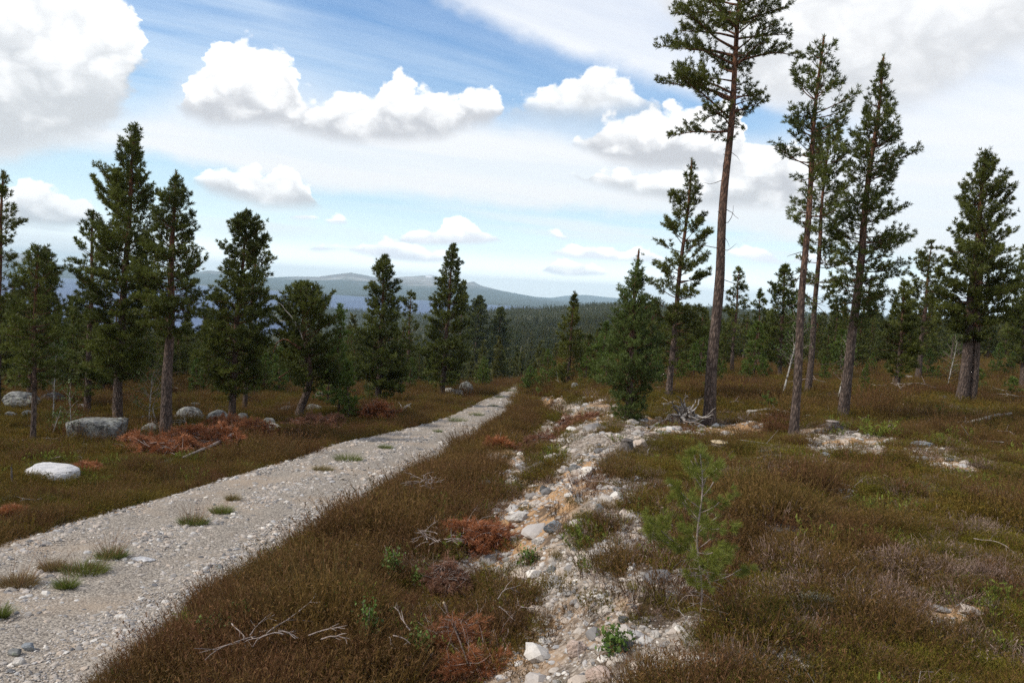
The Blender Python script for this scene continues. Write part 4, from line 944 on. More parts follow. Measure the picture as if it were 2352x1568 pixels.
ANCH = [(-400, 'left edge'), (80, 'slim dense-crowned pine'), (295, 'tallest left pine'), (392, 'stout-trunked pine'), (555, 'double-topped pine'), (700, 'crooked pine'), (876, 'blunt-topped pine'),
        (1030, 'tall pointed pine'), (1190, 'vanishing track'), (1312, 'slim lone pine'), (1452, 'candle-topped pine'), (1640, 'tallest pine'), (1850, 'slender orange-topped pine'), (1975, 'pointed dark pine'),
        (2232, 'double-trunked pine'), (2800, 'right edge')]
ORD = 'first second third fourth fifth sixth seventh eighth ninth tenth eleventh twelfth thirteenth fourteenth fifteenth sixteenth seventeenth eighteenth nineteenth twentieth'.split()
ORD += ['twenty-' + w for w in ORD[:9]] + ['thirtieth'] + ['thirty-' + w for w in ORD[:9]] + ['fortieth'] + ['forty-' + w for w in ORD[:9]]
bins = {}
for o in STAND:
    h = o.scale[2] * 6; u = project(np.array(o.location) + [0, 0, h / 2])[0]; k = max(i for i, a in enumerate(ANCH) if u >= a[0]); y = o.name.startswith('young')
    bins.setdefault((k, y), []).append((u, o))
for (k, y), L in bins.items():
    L.sort(key=lambda q: q[0])
    for i, (u, o) in enumerate(L):
        o['label'] = '%s %s, counted rightwards from the %s' % (ORD[i], 'young pine at the wood edge' if y else 'dark pine of the stand', ANCH[k][1])

# ------------------------------------------------------------------ scattered stuff by geometry nodes
def scatter(name, protos, pts, size, rotz, tilt=None, kind='stuff', mat=None, squash=None, label=None, cat=None):
    """one object: copies of the protos stand on the given points"""
    n = len(pts); me = bpy.data.meshes.new(name); me.vertices.add(n); me.vertices.foreach_set('co', np.ascontiguousarray(pts, dtype=np.float32).ravel())
    rng = np.random.default_rng(n)
    idx = rng.integers(0, len(protos), n).astype(np.int32); at = me.attributes.new('pick', 'INT', 'POINT'); at.data.foreach_set('value', idx)
    t = np.zeros((n, 3), np.float32) if tilt is None else tilt.astype(np.float32); t[:, 2] = rotz
    at = me.attributes.new('rot', 'FLOAT_VECTOR', 'POINT'); at.data.foreach_set('vector', t.ravel())
    s = np.repeat(np.asarray(size, np.float32)[:, None], 3, 1)
    if squash is not None: s = s * squash.astype(np.float32)
    at = me.attributes.new('siz', 'FLOAT_VECTOR', 'POINT'); at.data.foreach_set('vector', np.ascontiguousarray(s, dtype=np.float32).ravel())
    o = bpy.data.objects.new(name, me); ROOT.objects.link(o)
    g = bpy.data.node_groups.new(name, 'GeometryNodeTree'); g.interface.new_socket('Geometry', in_out='INPUT', socket_type='NodeSocketGeometry'); g.interface.new_socket('Geometry', in_out='OUTPUT', socket_type='NodeSocketGeometry')
    N = g.nodes; Lk = g.links; gi = N.new('NodeGroupInput'); go = N.new('NodeGroupOutput'); ip = N.new('GeometryNodeInstanceOnPoints')
    gg = N.new('GeometryNodeGeometryToInstance')
    for p in reversed(protos):
        po = bpy.data.objects.new(name + '_plant', p); oi = N.new('GeometryNodeObjectInfo'); oi.inputs[0].default_value = po; oi.inputs['As Instance'].default_value = True
        Lk.new(oi.outputs['Geometry'], gg.inputs[0])
    def na(nm, ty):
        q = N.new('GeometryNodeInputNamedAttribute'); q.data_type = ty; q.inputs[0].default_value = nm; return q.outputs[0]
    Lk.new(gi.outputs[0], ip.inputs['Points'])
    ji = gg
    # instances one by one: join objects as instances so that each index picks one
    N.remove(gg); jg = N.new('GeometryNodeJoinGeometry')
    for nd in [x for x in N if x.bl_idname == 'GeometryNodeObjectInfo']: Lk.new(nd.outputs['Geometry'], jg.inputs[0])
    Lk.new(jg.outputs[0], ip.inputs['Instance']); ip.inputs['Pick Instance'].default_value = True
    Lk.new(na('pick', 'INT'), ip.inputs['Instance Index']); Lk.new(na('siz', 'FLOAT_VECTOR'), ip.inputs['Scale'])
    e2r = N.new('FunctionNodeEulerToRotation'); Lk.new(na('rot', 'FLOAT_VECTOR'), e2r.inputs[0]); Lk.new(e2r.outputs[0], ip.inputs['Rotation'])
    Lk.new(ip.outputs[0], go.inputs[0])
    md = o.modifiers.new('scatter', 'NODES'); md.node_group = g
    return tag(o, label, cat, kind=kind)

def sprigs(seed, n, h, rad, lean, leafn, leaf, w, mat, tipw=0.5, base_w=1.0):
    """a tuft of upright stems with small leaves, as one mesh"""
    rng = np.random.default_rng(seed); V = []; F = []; T = []; c = 0
    a = rng.random(n) * 6.283; r = rad * np.sqrt(rng.random(n)); ox, oy = r * np.cos(a), r * np.sin(a)
    hh = h * (0.45 + 0.75 * rng.random(n)) * (1 - 0.35 * (r / rad) ** 2)
    dx_ = np.cos(a) * lean * (r / rad) + rng.normal(size=n) * lean * 0.5; dy_ = np.sin(a) * lean * (r / rad) + rng.normal(size=n) * lean * 0.5
    for i in range(n):
        fa = rng.random() * 3.14; sx_, sy_ = math.cos(fa) * w / 2, math.sin(fa) * w / 2; k = 3
        for j in range(k + 1):
            s = j / k; px_, py_, pz_ = ox[i] + dx_[i] * hh[i] * s ** 1.4, oy[i] + dy_[i] * hh[i] * s ** 1.4, hh[i] * s - 0.02
            q = (1 - s * tipw) * base_w
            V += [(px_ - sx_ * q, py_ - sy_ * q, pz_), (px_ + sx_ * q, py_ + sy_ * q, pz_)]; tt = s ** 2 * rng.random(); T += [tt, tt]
        for j in range(k): b = c + 2 * j; F.append((b, b + 1, b + 3, b + 2))
        c += 2 * (k + 1)
        for _ in range(leafn):
            s = 0.15 + 0.85 * rng.random(); p = np.array([ox[i] + dx_[i] * hh[i] * s ** 1.4, oy[i] + dy_[i] * hh[i] * s ** 1.4, hh[i] * s - 0.02])
            d = rng.normal(size=3); d[2] = abs(d[2]) * 0.9 + 0.4; d /= np.linalg.norm(d); b = np.cross(d, rng.normal(size=3)); b /= np.linalg.norm(b); l = leaf * (0.6 + 0.8 * rng.random())
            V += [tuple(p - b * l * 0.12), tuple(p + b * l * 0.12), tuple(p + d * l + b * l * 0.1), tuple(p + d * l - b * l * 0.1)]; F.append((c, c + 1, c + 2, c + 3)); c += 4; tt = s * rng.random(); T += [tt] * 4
    me = mesh_from('tuft', np.array(V), np.array(F), False, dict(tint=np.array(T))); me.materials.append(mat); return me

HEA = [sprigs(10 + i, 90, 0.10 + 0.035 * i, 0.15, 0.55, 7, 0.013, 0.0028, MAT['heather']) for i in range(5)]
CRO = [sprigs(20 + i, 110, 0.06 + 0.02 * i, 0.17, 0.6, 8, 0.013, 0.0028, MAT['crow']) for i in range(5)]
DRY = [sprigs(30 + i, 40, 0.17, 0.13, 0.6, 0, 0.02, 0.0035, MAT['drygrass'], 0.85) for i in range(3)]
GREY = [sprigs(40 + i, 60, 0.10, 0.15, 0.7, 3, 0.012, 0.0032, MAT['deadheath']) for i in range(3)]
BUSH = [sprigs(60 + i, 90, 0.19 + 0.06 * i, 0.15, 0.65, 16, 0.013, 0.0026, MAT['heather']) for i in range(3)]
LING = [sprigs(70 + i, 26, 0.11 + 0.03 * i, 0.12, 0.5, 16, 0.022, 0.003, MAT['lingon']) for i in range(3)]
def _twigs(seed):
    rg = np.random.default_rng(seed); t = Tubes(); L = 0.25 + 0.3 * rg.random(); d = np.array([1.0, 0, 0.08]); p = [np.array([-L / 2, 0, 0.07])]
    for _ in range(7): d = d + rg.normal(size=3) * [0.1, 0.3, 0.1]; d /= np.linalg.norm(d); p.append(p[-1] + d * L / 7)
    p = np.array(p); t.add(p, np.linspace(0.005, 0.0018, 8), 5)
    for k in (2, 4, 5): e = d + rg.normal(size=3) * 0.8; t.add(np.array([p[k], p[k] + e * L * 0.12, p[k] + e * L * 0.25]), [0.003, 0.002, 0.001], 4)
    m_ = t.mesh('twig'); m_.materials.append(MAT['deadwood' if seed % 2 else 'twig']); return m_
TWIGS = [_twigs(i) for i in range(4)]
YMOSS = [sprigs(80 + i, 130, 0.075, 0.17, 0.7, 6, 0.012, 0.0032, MAT['ymoss']) for i in range(2)]
MOSS = [sprigs(50 + i, 120, 0.05, 0.16, 0.8, 6, 0.012, 0.004, MAT['lichenheath']) for i in range(2)]

def wedge(n, r0, r1, rng, a0=-41, a1=41):
    r = np.sqrt(r0 ** 2 + (r1 ** 2 - r0 ** 2) * rng.random(n)); a = np.radians(a0 + (a1 - a0) * rng.random(n)); x = r * np.sin(a); y = r * np.cos(a)
    return x, y, land(x, y), r
def tilt_rand(n, rng, a): return np.stack([rng.normal(size=n) * a, rng.normal(size=n) * a, np.zeros(n)], -1)
def cover(name, protos, shells, pick, label, cat, smul=1.0, seed=5):
    rng = np.random.default_rng(seed); PP = []; SS = []
    for (r0, r1, dens, s) in shells:
        area = 0.5 * math.radians(82) * (r1 ** 2 - r0 ** 2); n = int(area * dens); x, y, z, r = wedge(n, r0, r1, rng)
        b = bare(x, y, z); nn = fbm(x / 1.1 + 50, y / 1.1, 71, 3); n2 = fbm(x / 4.5, y / 4.5 + 9, 72, 3)
        p = pick(x, y, z, r, b, nn, n2); k = rng.random(n) < p
        PP.append(np.stack([x, y, z - 0.01], -1)[k]); SS.append((s * (0.65 + 0.7 * rng.random(n)) * (1 + 0.35 * nn))[k] * smul)
    P = np.concatenate(PP); S = np.concatenate(SS); n = len(P)
    S = S * (0.55 + 0.9 * vn(P[:, 0] / 0.42, P[:, 1] / 0.42, 5))
    if name in ('lichen', 'dead_heath', 'moss'): P[:, 2] += 0.04
    if name == 'heather':
        s_ = side(P[:, 0], P[:, 1]); S = S * (1 + 0.55 * np.exp(-((s_ - 1.3) / 0.8) ** 2) * (s_ > 0) * (P[:, 1] < 22))
    print(name, n); return scatter(name, protos, P, S, rng.random(n) * 6.28, tilt_rand(n, rng, 0.12), label=label, cat=cat)
def side(x, y):
    e = road_r(y); l = road_l(y); return np.where(x > e, x - e, np.where(x < l, x - l, 0))      # signed distance off the track, 0 on it
def pk_heather(x, y, z, r, b, nn, n2):
    s = side(x, y); bank = np.exp(-((s - 0.9) / 1.1) ** 2) * (s > 0) + 0.55 * np.exp(-((s + 0.8) / 1.2) ** 2) * (s < 0)
    p = np.clip(0.22 + 1.0 * nn + 0.7 * n2 + 0.8 * bank, 0.04, 1); return p * np.clip(1 - b * 1.15, 0.06 * (np.abs(s) > 0.3), 1) * (np.abs(s) > 0.10)
def pk_crow(x, y, z, r, b, nn, n2):
    s = side(x, y); p = np.clip(0.60 - 0.9 * nn, 0.1, 1); return p * np.clip(1 - b * 1.25, 0.05, 1) * (np.abs(s) > 0.08)
def pk_dry(x, y, z, r, b, nn, n2):
    s = side(x, y); v = 1.3 * np.exp(-((s + 0.7) / 0.8) ** 2) * (s < 0)
    return np.clip(0.04 + 0.10 * (n2 > 0.15) + 0.4 * v, 0, 1) * np.clip(1 - b * 1.4, 0.01, 1) * (np.abs(s) > 0.02)
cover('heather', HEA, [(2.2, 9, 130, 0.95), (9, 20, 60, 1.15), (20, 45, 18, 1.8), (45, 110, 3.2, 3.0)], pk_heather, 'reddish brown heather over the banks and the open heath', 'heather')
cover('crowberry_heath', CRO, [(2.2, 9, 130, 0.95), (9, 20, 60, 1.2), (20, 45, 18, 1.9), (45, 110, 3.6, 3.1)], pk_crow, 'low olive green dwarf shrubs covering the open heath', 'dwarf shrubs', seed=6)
def pk_grey(x, y, z, r, b, nn, n2):
    s = side(x, y); return np.clip(0.10 + 0.9 * (b > 0.02) * (b < 0.75) + 0.75 * (fbm(x / 0.8 + 4, y / 0.8, 75, 3) > 0.22), 0, 1) * np.clip(1.0 - b * 0.9, 0.03, 1) * (s > 0.15) * 0.55
def pk_lichen(x, y, z, r, b, nn, n2):
    s = side(x, y); q = fbm(x / 0.6 + 8, y / 0.6, 76, 4, 0.6); return np.clip((q - 0.16) * 3.5, 0, 0.9) * (np.abs(s) > 0.3) * np.clip(1 - b, 0.1, 1)
def pk_bush(x, y, z, r, b, nn, n2):
    s = side(x, y); w = 1.3 * np.exp(-((s - 1.3) / 1.1) ** 2) * (s > 0.2) + 0.22 * (s > 2.2) + 0.25 * (s < -0.4) * (s > -2.5); return np.clip(w * (0.35 + 1.2 * fbm(x / 0.7 + 3, y / 0.7, 79, 3)), 0, 1) * np.clip(1 - b * 1.3, 0.04, 1)
def pk_leafy(x, y, z, r, b, nn, n2):
    s = side(x, y); q = fbm(x / 0.8 + 30, y / 0.8, 81, 3); return np.clip((q - 0.08) * 2.5, 0, 0.8) * (np.abs(s) > 0.25) * np.clip(1 - b * 1.2, 0.05, 1)
cover('heather_bushes', BUSH, [(2.2, 9, 40, 0.95), (9, 22, 12, 1.15), (22, 40, 2.5, 1.6)], pk_bush, 'taller bushy heather with reddish tips on the banks of the track', 'heather', seed=11)
cover('lingonberry', LING, [(2.2, 9, 40, 1.0), (9, 20, 12, 1.3)], pk_leafy, 'fresh green small-leaved lingonberry among the heather', 'lingonberry', seed=12)
cover('fallen_twigs', TWIGS, [(2.2, 12, 2.4, 1.0), (12, 30, 0.7, 1.5), (30, 60, 0.15, 2.6)], lambda x, y, z, r, b, nn, n2: np.where(np.abs(side(x, y)) > 0.3, 0.6, 0.0), 'small grey twigs strewn over the heath', 'twigs', seed=13)
cover('dead_heath', GREY, [(2.2, 9, 80, 1.15), (9, 20, 26, 1.2), (20, 45, 7, 1.7)], pk_grey, 'greyish dead heath twigs around the stony strip', 'dead heath', seed=9)
cover('moss', YMOSS, [(2.2, 9, 60, 0.8), (9, 20, 26, 1.0), (20, 45, 7, 1.6), (45, 90, 1.0, 2.6)], lambda x, y, z, r, b, nn, n2: np.clip((fbm(x / 1.3 + 70, y / 1.3, 83, 4) - 0.05) * 3, 0, 0.85) * (side(x, y) > 0.4) * np.clip(1 - b * 1.1, 0.02, 1), 'yellow-green moss cushions in the heath', 'moss', seed=14)
cover('lichen', MOSS, [(2.2, 9, 60, 0.55), (9, 20, 26, 0.7), (20, 45, 7, 1.1), (45, 90, 1.0, 1.8)], pk_lichen, 'pale lichen patches between the dwarf shrubs', 'lichen', seed=10)
def pk_weed(x, y, z, r, b, nn, n2):
    l, e = road_l(y), road_r(y); t = (x - l) / (e - l); q = fbm(x / 0.5 + 5, y / 1.4, 85, 3)
    return (t > 0.02) * (t < 0.98) * np.clip((q - 0.30) * 3, 0, 1) * np.clip(0.9 * np.exp(-((t - 0.5) / 0.08) ** 2) * np.clip((y - 9) / 15, 0.15, 1) + 0.5 * (t < 0.06) + 0.5 * (t > 0.94), 0, 1)
cover('track_weeds', DRY[:2] + CRO[:1], [(4, 16, 60, 0.38), (16, 40, 30, 0.6), (40, 85, 10, 0.9)], pk_weed, 'thin dry grass and weeds along the middle and margins of the track', 'weeds', seed=17)
cover('dry_grass', DRY, [(2.2, 9, 45, 0.85), (9, 20, 34, 1.15), (20, 45, 10, 1.7), (45, 100, 1.6, 2.4)], pk_dry, 'straw-coloured and olive grass among the heath and along the verge', 'grass', seed=8)

# ---- stones
def rock_mesh(seed, sub=3, flat=0.6, angular=0.5, rough=0.12, sx=1.0, sy=1.0):
    import bmesh
    rng = np.random.default_rng(seed); bm = bmesh.new(); bmesh.ops.create_icosphere(bm, subdivisions=sub, radius=1.0)
    V = np.array([v.co[:] for v in bm.verts]); F = np.array([[v.index for v in f.verts] for f in bm.faces]); bm.free()
    for _ in range(int(6 + 8 * angular)):                               # broken faces
        d = rng.normal(size=3); d /= np.linalg.norm(d); c = 0.55 + 0.35 * rng.random(); h = V @ d; V = V - np.maximum(h - c, 0)[:, None] * d * (0.9 * angular + 0.1)
    n = fbm(V[:, 0] * 1.5 + seed, V[:, 1] * 1.5 + V[:, 2] * 1.1, seed, 4) ; V = V * (1 + rough * n)[:, None]
    n = fbm(V[:, 0] * 6 + seed, V[:, 2] * 6 + V[:, 1] * 5, seed + 3, 3); V = V * (1 + rough * 0.35 * n)[:, None]
    V[:, 2] *= flat; V[:, 0] *= sx; V[:, 1] *= sy; return mesh_from('rock', V, F, False)
PEB = [rock_mesh(100 + i, 2, 0.42 + 0.1 * (i % 3), 0.65, 0.30, 1.0, 0.7 + 0.1 * (i % 3)) for i in range(6)]
for p in PEB: p.materials.append(MAT['pebble'])
def stones(name, shells, pick, label, cat, seed):
    rng = np.random.default_rng(seed); PP = []; SS = []
    for (r0, r1, dens, s) in shells:
        n = int(0.5 * math.radians(82) * (r1 ** 2 - r0 ** 2) * dens); x, y, z, r = wedge(n, r0, r1, rng)
        k = rng.random(n) < pick(x, y, z, r); q = rng.random(n); sz = s * (0.45 + 0.35 * rng.random(n) + 2.2 * q ** 14)
        PP.append(np.stack([x, y, z + ROADLIFT(x, y)], -1)[k]); SS.append(sz[k])
    P = np.concatenate(PP); S = np.concatenate(SS); n = len(P); print(name, n)
    sq = np.stack([0.8 + 0.5 * rng.random(n), 0.8 + 0.5 * rng.random(n), 0.6 + 0.5 * rng.random(n)], -1)
    return scatter(name, PEB, P, S, rng.random(n) * 6.28, tilt_rand(n, rng, 0.18), squash=sq, label=label, cat=cat)
def ROADLIFT(x, y):
    l, e = road_l(y), road_r(y); t = np.clip((x - l) / (e - l), 0, 1); edge = np.minimum(t, 1 - t) * 2
    on = (x > l) & (x < e) & (y < 90)
    return np.where(on, 0.03 * np.clip(edge * 8, 0, 1) - 0.035 * (np.exp(-((t - 0.27) / 0.09) ** 2) + np.exp(-((t - 0.74) / 0.09) ** 2)) + 0.035 * np.sqrt(edge), 0.0)
def on_road(x, y, z, r):
    l, e = road_l(y), road_r(y); t = (x - l) / (e - l); rut = np.exp(-((t - 0.30) / 0.13) ** 2) + 0.6 * np.exp(-((t - 0.72) / 0.1) ** 2)
    n = fbm(x / 0.9, y / 0.9, 88, 3)
    return ((x > l - 0.15) & (x < e + 0.1)) * np.clip(0.90 - 0.85 * rut + 0.9 * n, 0.06, 1)
def on_bank(x, y, z, r):
    l, e = road_l(y), road_r(y); off = (x > e + 0.1) | (x < l - 0.15); b = bare(x, y, z); n = fbm(x / 0.7, y / 0.7, 89, 3)
    return off * (b > 0.08) * np.clip((b + 0.1) * (0.6 + 1.1 * n), 0, 1)
stones('gravel', [(4, 9, 1700, 0.0145), (9, 16, 750, 0.020), (16, 34, 190, 0.031), (34, 85, 26, 0.048)], on_road, 'loose pale gravel and broken stone lying over the track', 'gravel', 15)
stones('rubble', [(2.5, 8, 700, 0.022), (2.5, 8, 90, 0.05), (2.5, 8, 5, 0.085), (8, 16, 280, 0.034), (8, 16, 36, 0.08), (8, 16, 2, 0.12), (16, 34, 80, 0.055), (16, 34, 4, 0.10), (34, 60, 10, 0.09)], on_bank, 'whitish broken stones over the bare strip right of the track', 'rubble', 16)

# ---- rocks with a place of their own: (u, v of the foot, width, height, stone, label)
ROCKS = [
 (102, 1106, 116, 27, 'white', 'pale grey flat-topped boulder in the heather left of the track'),
 (203, 1012, 124, 46, 'grey', 'largest slab-like lichen boulder at the foot of the tallest left pine'),
 (35, 940, 90, 36, 'grey', 'broad low outcrop at the far left edge behind the thin trunks'),
 (108, 925, 56, 26, 'dark', 'dark boulder beside the broad left outcrop'),
 (60, 962, 40, 18, 'grey', 'small boulder in front of the broad left outcrop'), (20, 962, 30, 14, 'grey', 'small boulder at the left edge'),
 (425, 968, 66, 32, 'grey', 'rounded lichen boulder just right of the stout trunk'), (497, 972, 56, 30, 'grey', 'lichen boulder between the stout pine and the double-topped one'),
 (551, 970, 34, 20, 'grey', 'small grey boulder under the double-topped pine'), (337, 994, 44, 20, 'grey', 'small pale boulder left of the stout trunk foot'),
 (330, 966, 50, 10, 'grey', 'low flat stone between the two big left trunks'), (613, 978, 36, 18, 'grey', 'lichen stone right of the double-topped pine'),
 (655, 950, 40, 15, 'grey', 'low boulder left of the crooked pine'), (718, 950, 42, 18, 'grey', 'grey boulder right of the crooked pine foot'), (625, 986, 44, 12, 'beige', 'pale flat stone at the end of the long rusty brush'),
 (733, 915, 26, 12, 'grey', 'small far boulder under the pines right of the crooked one'), (445, 935, 24, 10, 'grey', 'small far stone above the rounded lichen boulder'),
 (1068, 905, 34, 28, 'grey', 'upright grey boulder in the stone heap left of the track'), (1048, 910, 34, 14, 'beige', 'pale flat stone under the upright boulder in the heap'), (1030, 903, 26, 10, 'beige', 'small outer stone of the heap left of the track'),
 (1322, 893, 26, 13, 'grey', 'grey boulder right of the slim lone pine'), (1612, 874, 26, 12, 'beige', 'far pale stone left of the tallest trunk'), (1748, 905, 36, 8, 'beige', 'flat pale stone on the heath between the tall trunks'),
 (1272, 1224, 50, 24, 'blue', 'blue-grey angular slab on the stony strip'), (1348, 1243, 42, 18, 'blue', 'grey stone right of the blue-grey slab'), (1374, 1182, 28, 24, 'grey', 'grey upright stone on the right margin of the stony strip'),
 (1400, 1193, 24, 13, 'beige', 'small white pitted stone beside the upright grey one'), (1250, 1130, 22, 14, 'dark', 'small dark stone in the ditch near the white root'),
 (1325, 1506, 54, 28, 'pink', 'pinkish boulder low on the stony strip'), (1425, 1498, 76, 20, 'dark', 'dark low rock with white lichen near the bottom'), (1380, 1570, 70, 26, 'pink', 'pinkish stone cut by the bottom edge'),
 (1266, 1316, 24, 16, 'grey', 'rounded grey cobble in the middle of the stony strip'), (1432, 1430, 26, 12, 'dark', 'small dark stone in the yellow sand'), (1458, 1418, 12, 9, 'beige', 'small white stone in the yellow sand'),
 (1808, 1238, 110, 20, 'dark', 'low dark rock sunk in the heather on the right'), (1895, 1056, 38, 15, 'blue', 'grey stone on the bare patch under the tall pines'), (2130, 1030, 60, 11, 'blue', 'flat bluish rock on the right bare patch'),
 (318, 1300, 56, 10, 'white', 'flat white stone set in the track beside the grass tufts'), (500, 1312, 20, 9, 'grey', 'stone lying on the track'), (502, 1098, 16, 7, 'beige', 'pale stone on the left verge of the track'),
 (1318, 1085, 26, 16, 'grey', 'grey cobble on the bank left of the near stump'), (1388, 992, 24, 12, 'grey', 'round stone below the candle-topped young pine'), (1180, 1025, 22, 12, 'beige', 'pale cobble in the ditch by the small rusty brush'),
 (1560, 1325, 30, 18, 'beige', 'pale stone under the near young pine, left'), (1690, 1296, 22, 10, 'beige', 'small pale stone beside the near young pine, right'), (1480, 1450, 24, 12, 'beige', 'white angular stone right of the yellow sand'),
 (1505, 1465, 26, 14, 'beige', 'grey-white angular stone, lowest right on the strip'), (1240, 1250, 30, 14, 'beige', 'pale flat stone below the blue-grey slab'), (1190, 1200, 60, 20, 'beige', 'broad whitish ledge on the left side of the strip'),
 (1420, 1130, 24, 10, 'grey', 'grey pebble-like stone on the right branch of the strip'), (1500, 1290, 26, 10, 'beige', 'pale stone in front of the near young pine'), (240, 985, 16, 8, 'grey', 'little grey stone behind the slab boulder'),
 (1165, 1372, 18, 10, 'beige', 'small white stone among dry heather in the middle'), (1115, 1118, 26, 14, 'grey', 'grey stone beside the white root in the ditch'), (2282, 915, 26, 9, 'beige', 'pale stone right of the double trunk'),
 (1985, 900, 24, 8, 'grey', 'low stone behind the pointed dark pine'), (2240, 1105, 20, 6, 'beige', 'small pale stone on the right bare patch'), (60, 1500, 34, 14, 'blue', 'grey flat stone near the left bottom of the track'), (28, 1512, 30, 12, 'grey', 'grey stone at the left bottom corner'),
 (40, 1535, 30, 13, 'beige', 'lowest pale stone in the left bottom corner'),
 (70, 985, 26, 9, 'grey', 'small stone left of the slim left trunk'), (150, 952, 22, 8, 'beige', 'pale stone behind the slab boulder, left'), (185, 938, 30, 8, 'beige', 'long pale stone behind the slab boulder'),
 (290, 945, 22, 8, 'grey', 'small grey stone behind between the two big left trunks'), (480, 908, 20, 7, 'beige', 'far pale stone above the lichen boulder under the double-topped pine'), (100, 1030, 36, 7, 'beige', 'flat pale stone in the grass above the white boulder'),
 (275, 1018, 22, 9, 'grey', 'grey stone in the dark brush before the slab boulder'), (380, 945, 20, 8, 'grey', 'small stone just behind the stout trunk'), (790, 945, 20, 8, 'grey', 'small grey stone under the pale young pine'),
 (1440, 1080, 18, 8, 'beige', 'pale stone right of the half-buried root'), (1540, 1120, 16, 8, 'beige', 'pale stone left of the near young pine tip'), (1700, 1115, 16, 7, 'blue', 'little grey stone right of the near young pine tip'),
 (1985, 1045, 24, 8, 'beige', 'pale stone on the bare patch before the pointed dark pine'), (2090, 870, 22, 7, 'beige', 'far pale stone behind the pointed dark pine, right'), (2300, 880, 30, 8, 'grey', 'low grey stones below the far right slope')]
for i, (u, v, w, h, st_, lab) in enumerate(ROCKS):
    B = hit(u, v); px = (B @ FWD) / FP; sl = i == 1
    ang = 0.85 if st_ in ('white', 'blue', 'beige') or sl else 0.5
    me = rock_mesh(200 + i, 5 if w > 50 else 4, 1.0, ang, 0.16 if ang < 0.9 else 0.12)
    co = np.empty(len(me.vertices) * 3, np.float32); me.vertices.foreach_get('co', co); co = co.reshape(-1, 3)
    if sl or i == 0: co = np.sign(co) * np.abs(co) ** 0.5                # blocky
    co[:, 0] *= w * px / 2 / np.abs(co[:, 0]).max(); co[:, 1] *= w * px / 2 * 0.75 / np.abs(co[:, 1]).max(); zt = co[:, 2].max(); co[:, 2] *= (h * px * 1.05) / (zt * 1.45); 
    co[:, 2] += h * px * 0.35; me.vertices.foreach_set('co', co.ravel()); me.update()
    lift = 0.03 if (u < 520 and v > 1290) or lab.endswith('track') else 0
    o = obj('boulder' if w * px > 0.5 else 'rock', me, MAT[st_], None, (B[0], B[1] + w * px * 0.3, land1(B[0], B[1] + w * px * 0.3) + lift)); tag(o, lab, 'rock')

# ---- grass tufts standing in the track
def grass_tuft(u, v, w, lab, green=True, stems=0, dry=False):
    rng = np.random.default_rng(int(u * 3 + v)); B = hit(u, v); px = (B @ FWD) / FP; rad = w * px / 2
    B[2] += float(ROADLIFT(np.array([B[0]]), np.array([B[1]]))[0])
    root = thing('grass_tuft', lab, 'grass tuft', B)
    def blades(n, h, r, lean, wd):
        a = rng.random(n) * 6.283; q = r * np.sqrt(rng.random(n)); o = np.stack([q * np.cos(a), q * np.sin(a) * 0.8, np.zeros(n)], -1); L = h * (0.5 + 0.7 * rng.random(n))
        d = np.stack([np.cos(a) * lean * (0.3 + q / r) + rng.normal(size=n) * 0.15, np.sin(a) * lean * (0.3 + q / r) + rng.normal(size=n) * 0.15, np.ones(n)], -1); d /= np.linalg.norm(d, axis=1, keepdims=True)
        sd = rng.normal(size=(n, 3)); sd[:, 2] = 0; sd /= np.linalg.norm(sd, axis=1, keepdims=True); rows = []
        for s in (0, 0.5, 1.0):
            c = o + d * (L * s)[:, None] + np.stack([d[:, 0], d[:, 1], -0.5 * np.abs(d[:, 0]) - 0.2 * s], -1) * (L * 0.55 * s * s)[:, None]; ww = wd * (1 - 0.85 * s); rows += [c - sd * ww, c + sd * ww]
        V = np.stack(rows, 1).reshape(-1, 3); k = np.arange(n)[:, None] * 6; F = np.concatenate([k + np.array([[0, 1, 3, 2]]), k + np.array([[2, 3, 5, 4]])]); return V, F, np.repeat(rng.random(n), 6)
    V, F, t = blades(int(220 + 7 * w), max(0.13, rad * 0.6), rad, 0.55, 0.0030)
    obj('blades', mesh_from('blades', V, F, False, dict(tint=t)), MAT['drygrass' if dry else 'grass'], root)
    if stems:
        V, F, t = blades(int(stems * 1.6), 0.42 if w > 40 else 0.3, rad * 0.8, 0.25, 0.0026); obj('stalks', mesh_from('stalks', V, F, False, dict(tint=t)), MAT['straw'], root)
for a in [(444, 1212, 62, 'green grass tuft with tall brown stalks in the middle of the track', True, 60), (508, 1186, 46, 'compact green grass tuft just above the brown-stalked one', True, 10), (256, 1292, 62, 'large grass tuft with tall stalks beside the flat white stone', True, 50),
          (195, 1326, 90, 'widest green grass tuft on the near part of the track', True, 26), (152, 1363, 40, 'small green tuft nearest below the widest one', True, 4), (42, 1356, 76, 'yellow-brown grass tuft near the left edge of the track', True, 30, True),
          (0, 1432, 30, 'green tuft cut by the left edge of the picture', True, 4), (885, 1034, 34, 'green grass tuft farther along the track', True, 0), (800, 1062, 60, 'long low strip of grass on the track', True, 0), (742, 1086, 44, 'dry flat grass strip nearer than the long green one', True, 8, True),
          (120, 1320, 50, 'thin dry brown tuft between the yellow-brown and widest tufts', True, 20, True), (535, 1156, 28, 'small dry tuft behind the compact green one', True, 4, True), (1132, 935, 22, 'far dark grass tuft in the middle of the track', True, 0),
          (1050, 970, 40, 'dark far strip of grass on the middle ridge', True, 0), (1095, 957, 34, 'far grass strip just before the dark far tuft', True, 0), (1005, 996, 20, 'small dark tuft on the middle ridge of the track', True, 0), (1175, 900, 26, 'last grass strip where the track vanishes', True, 0), (1148, 915, 22, 'next to last grass strip where the track vanishes', True, 0)]:
    grass_tuft(*a)

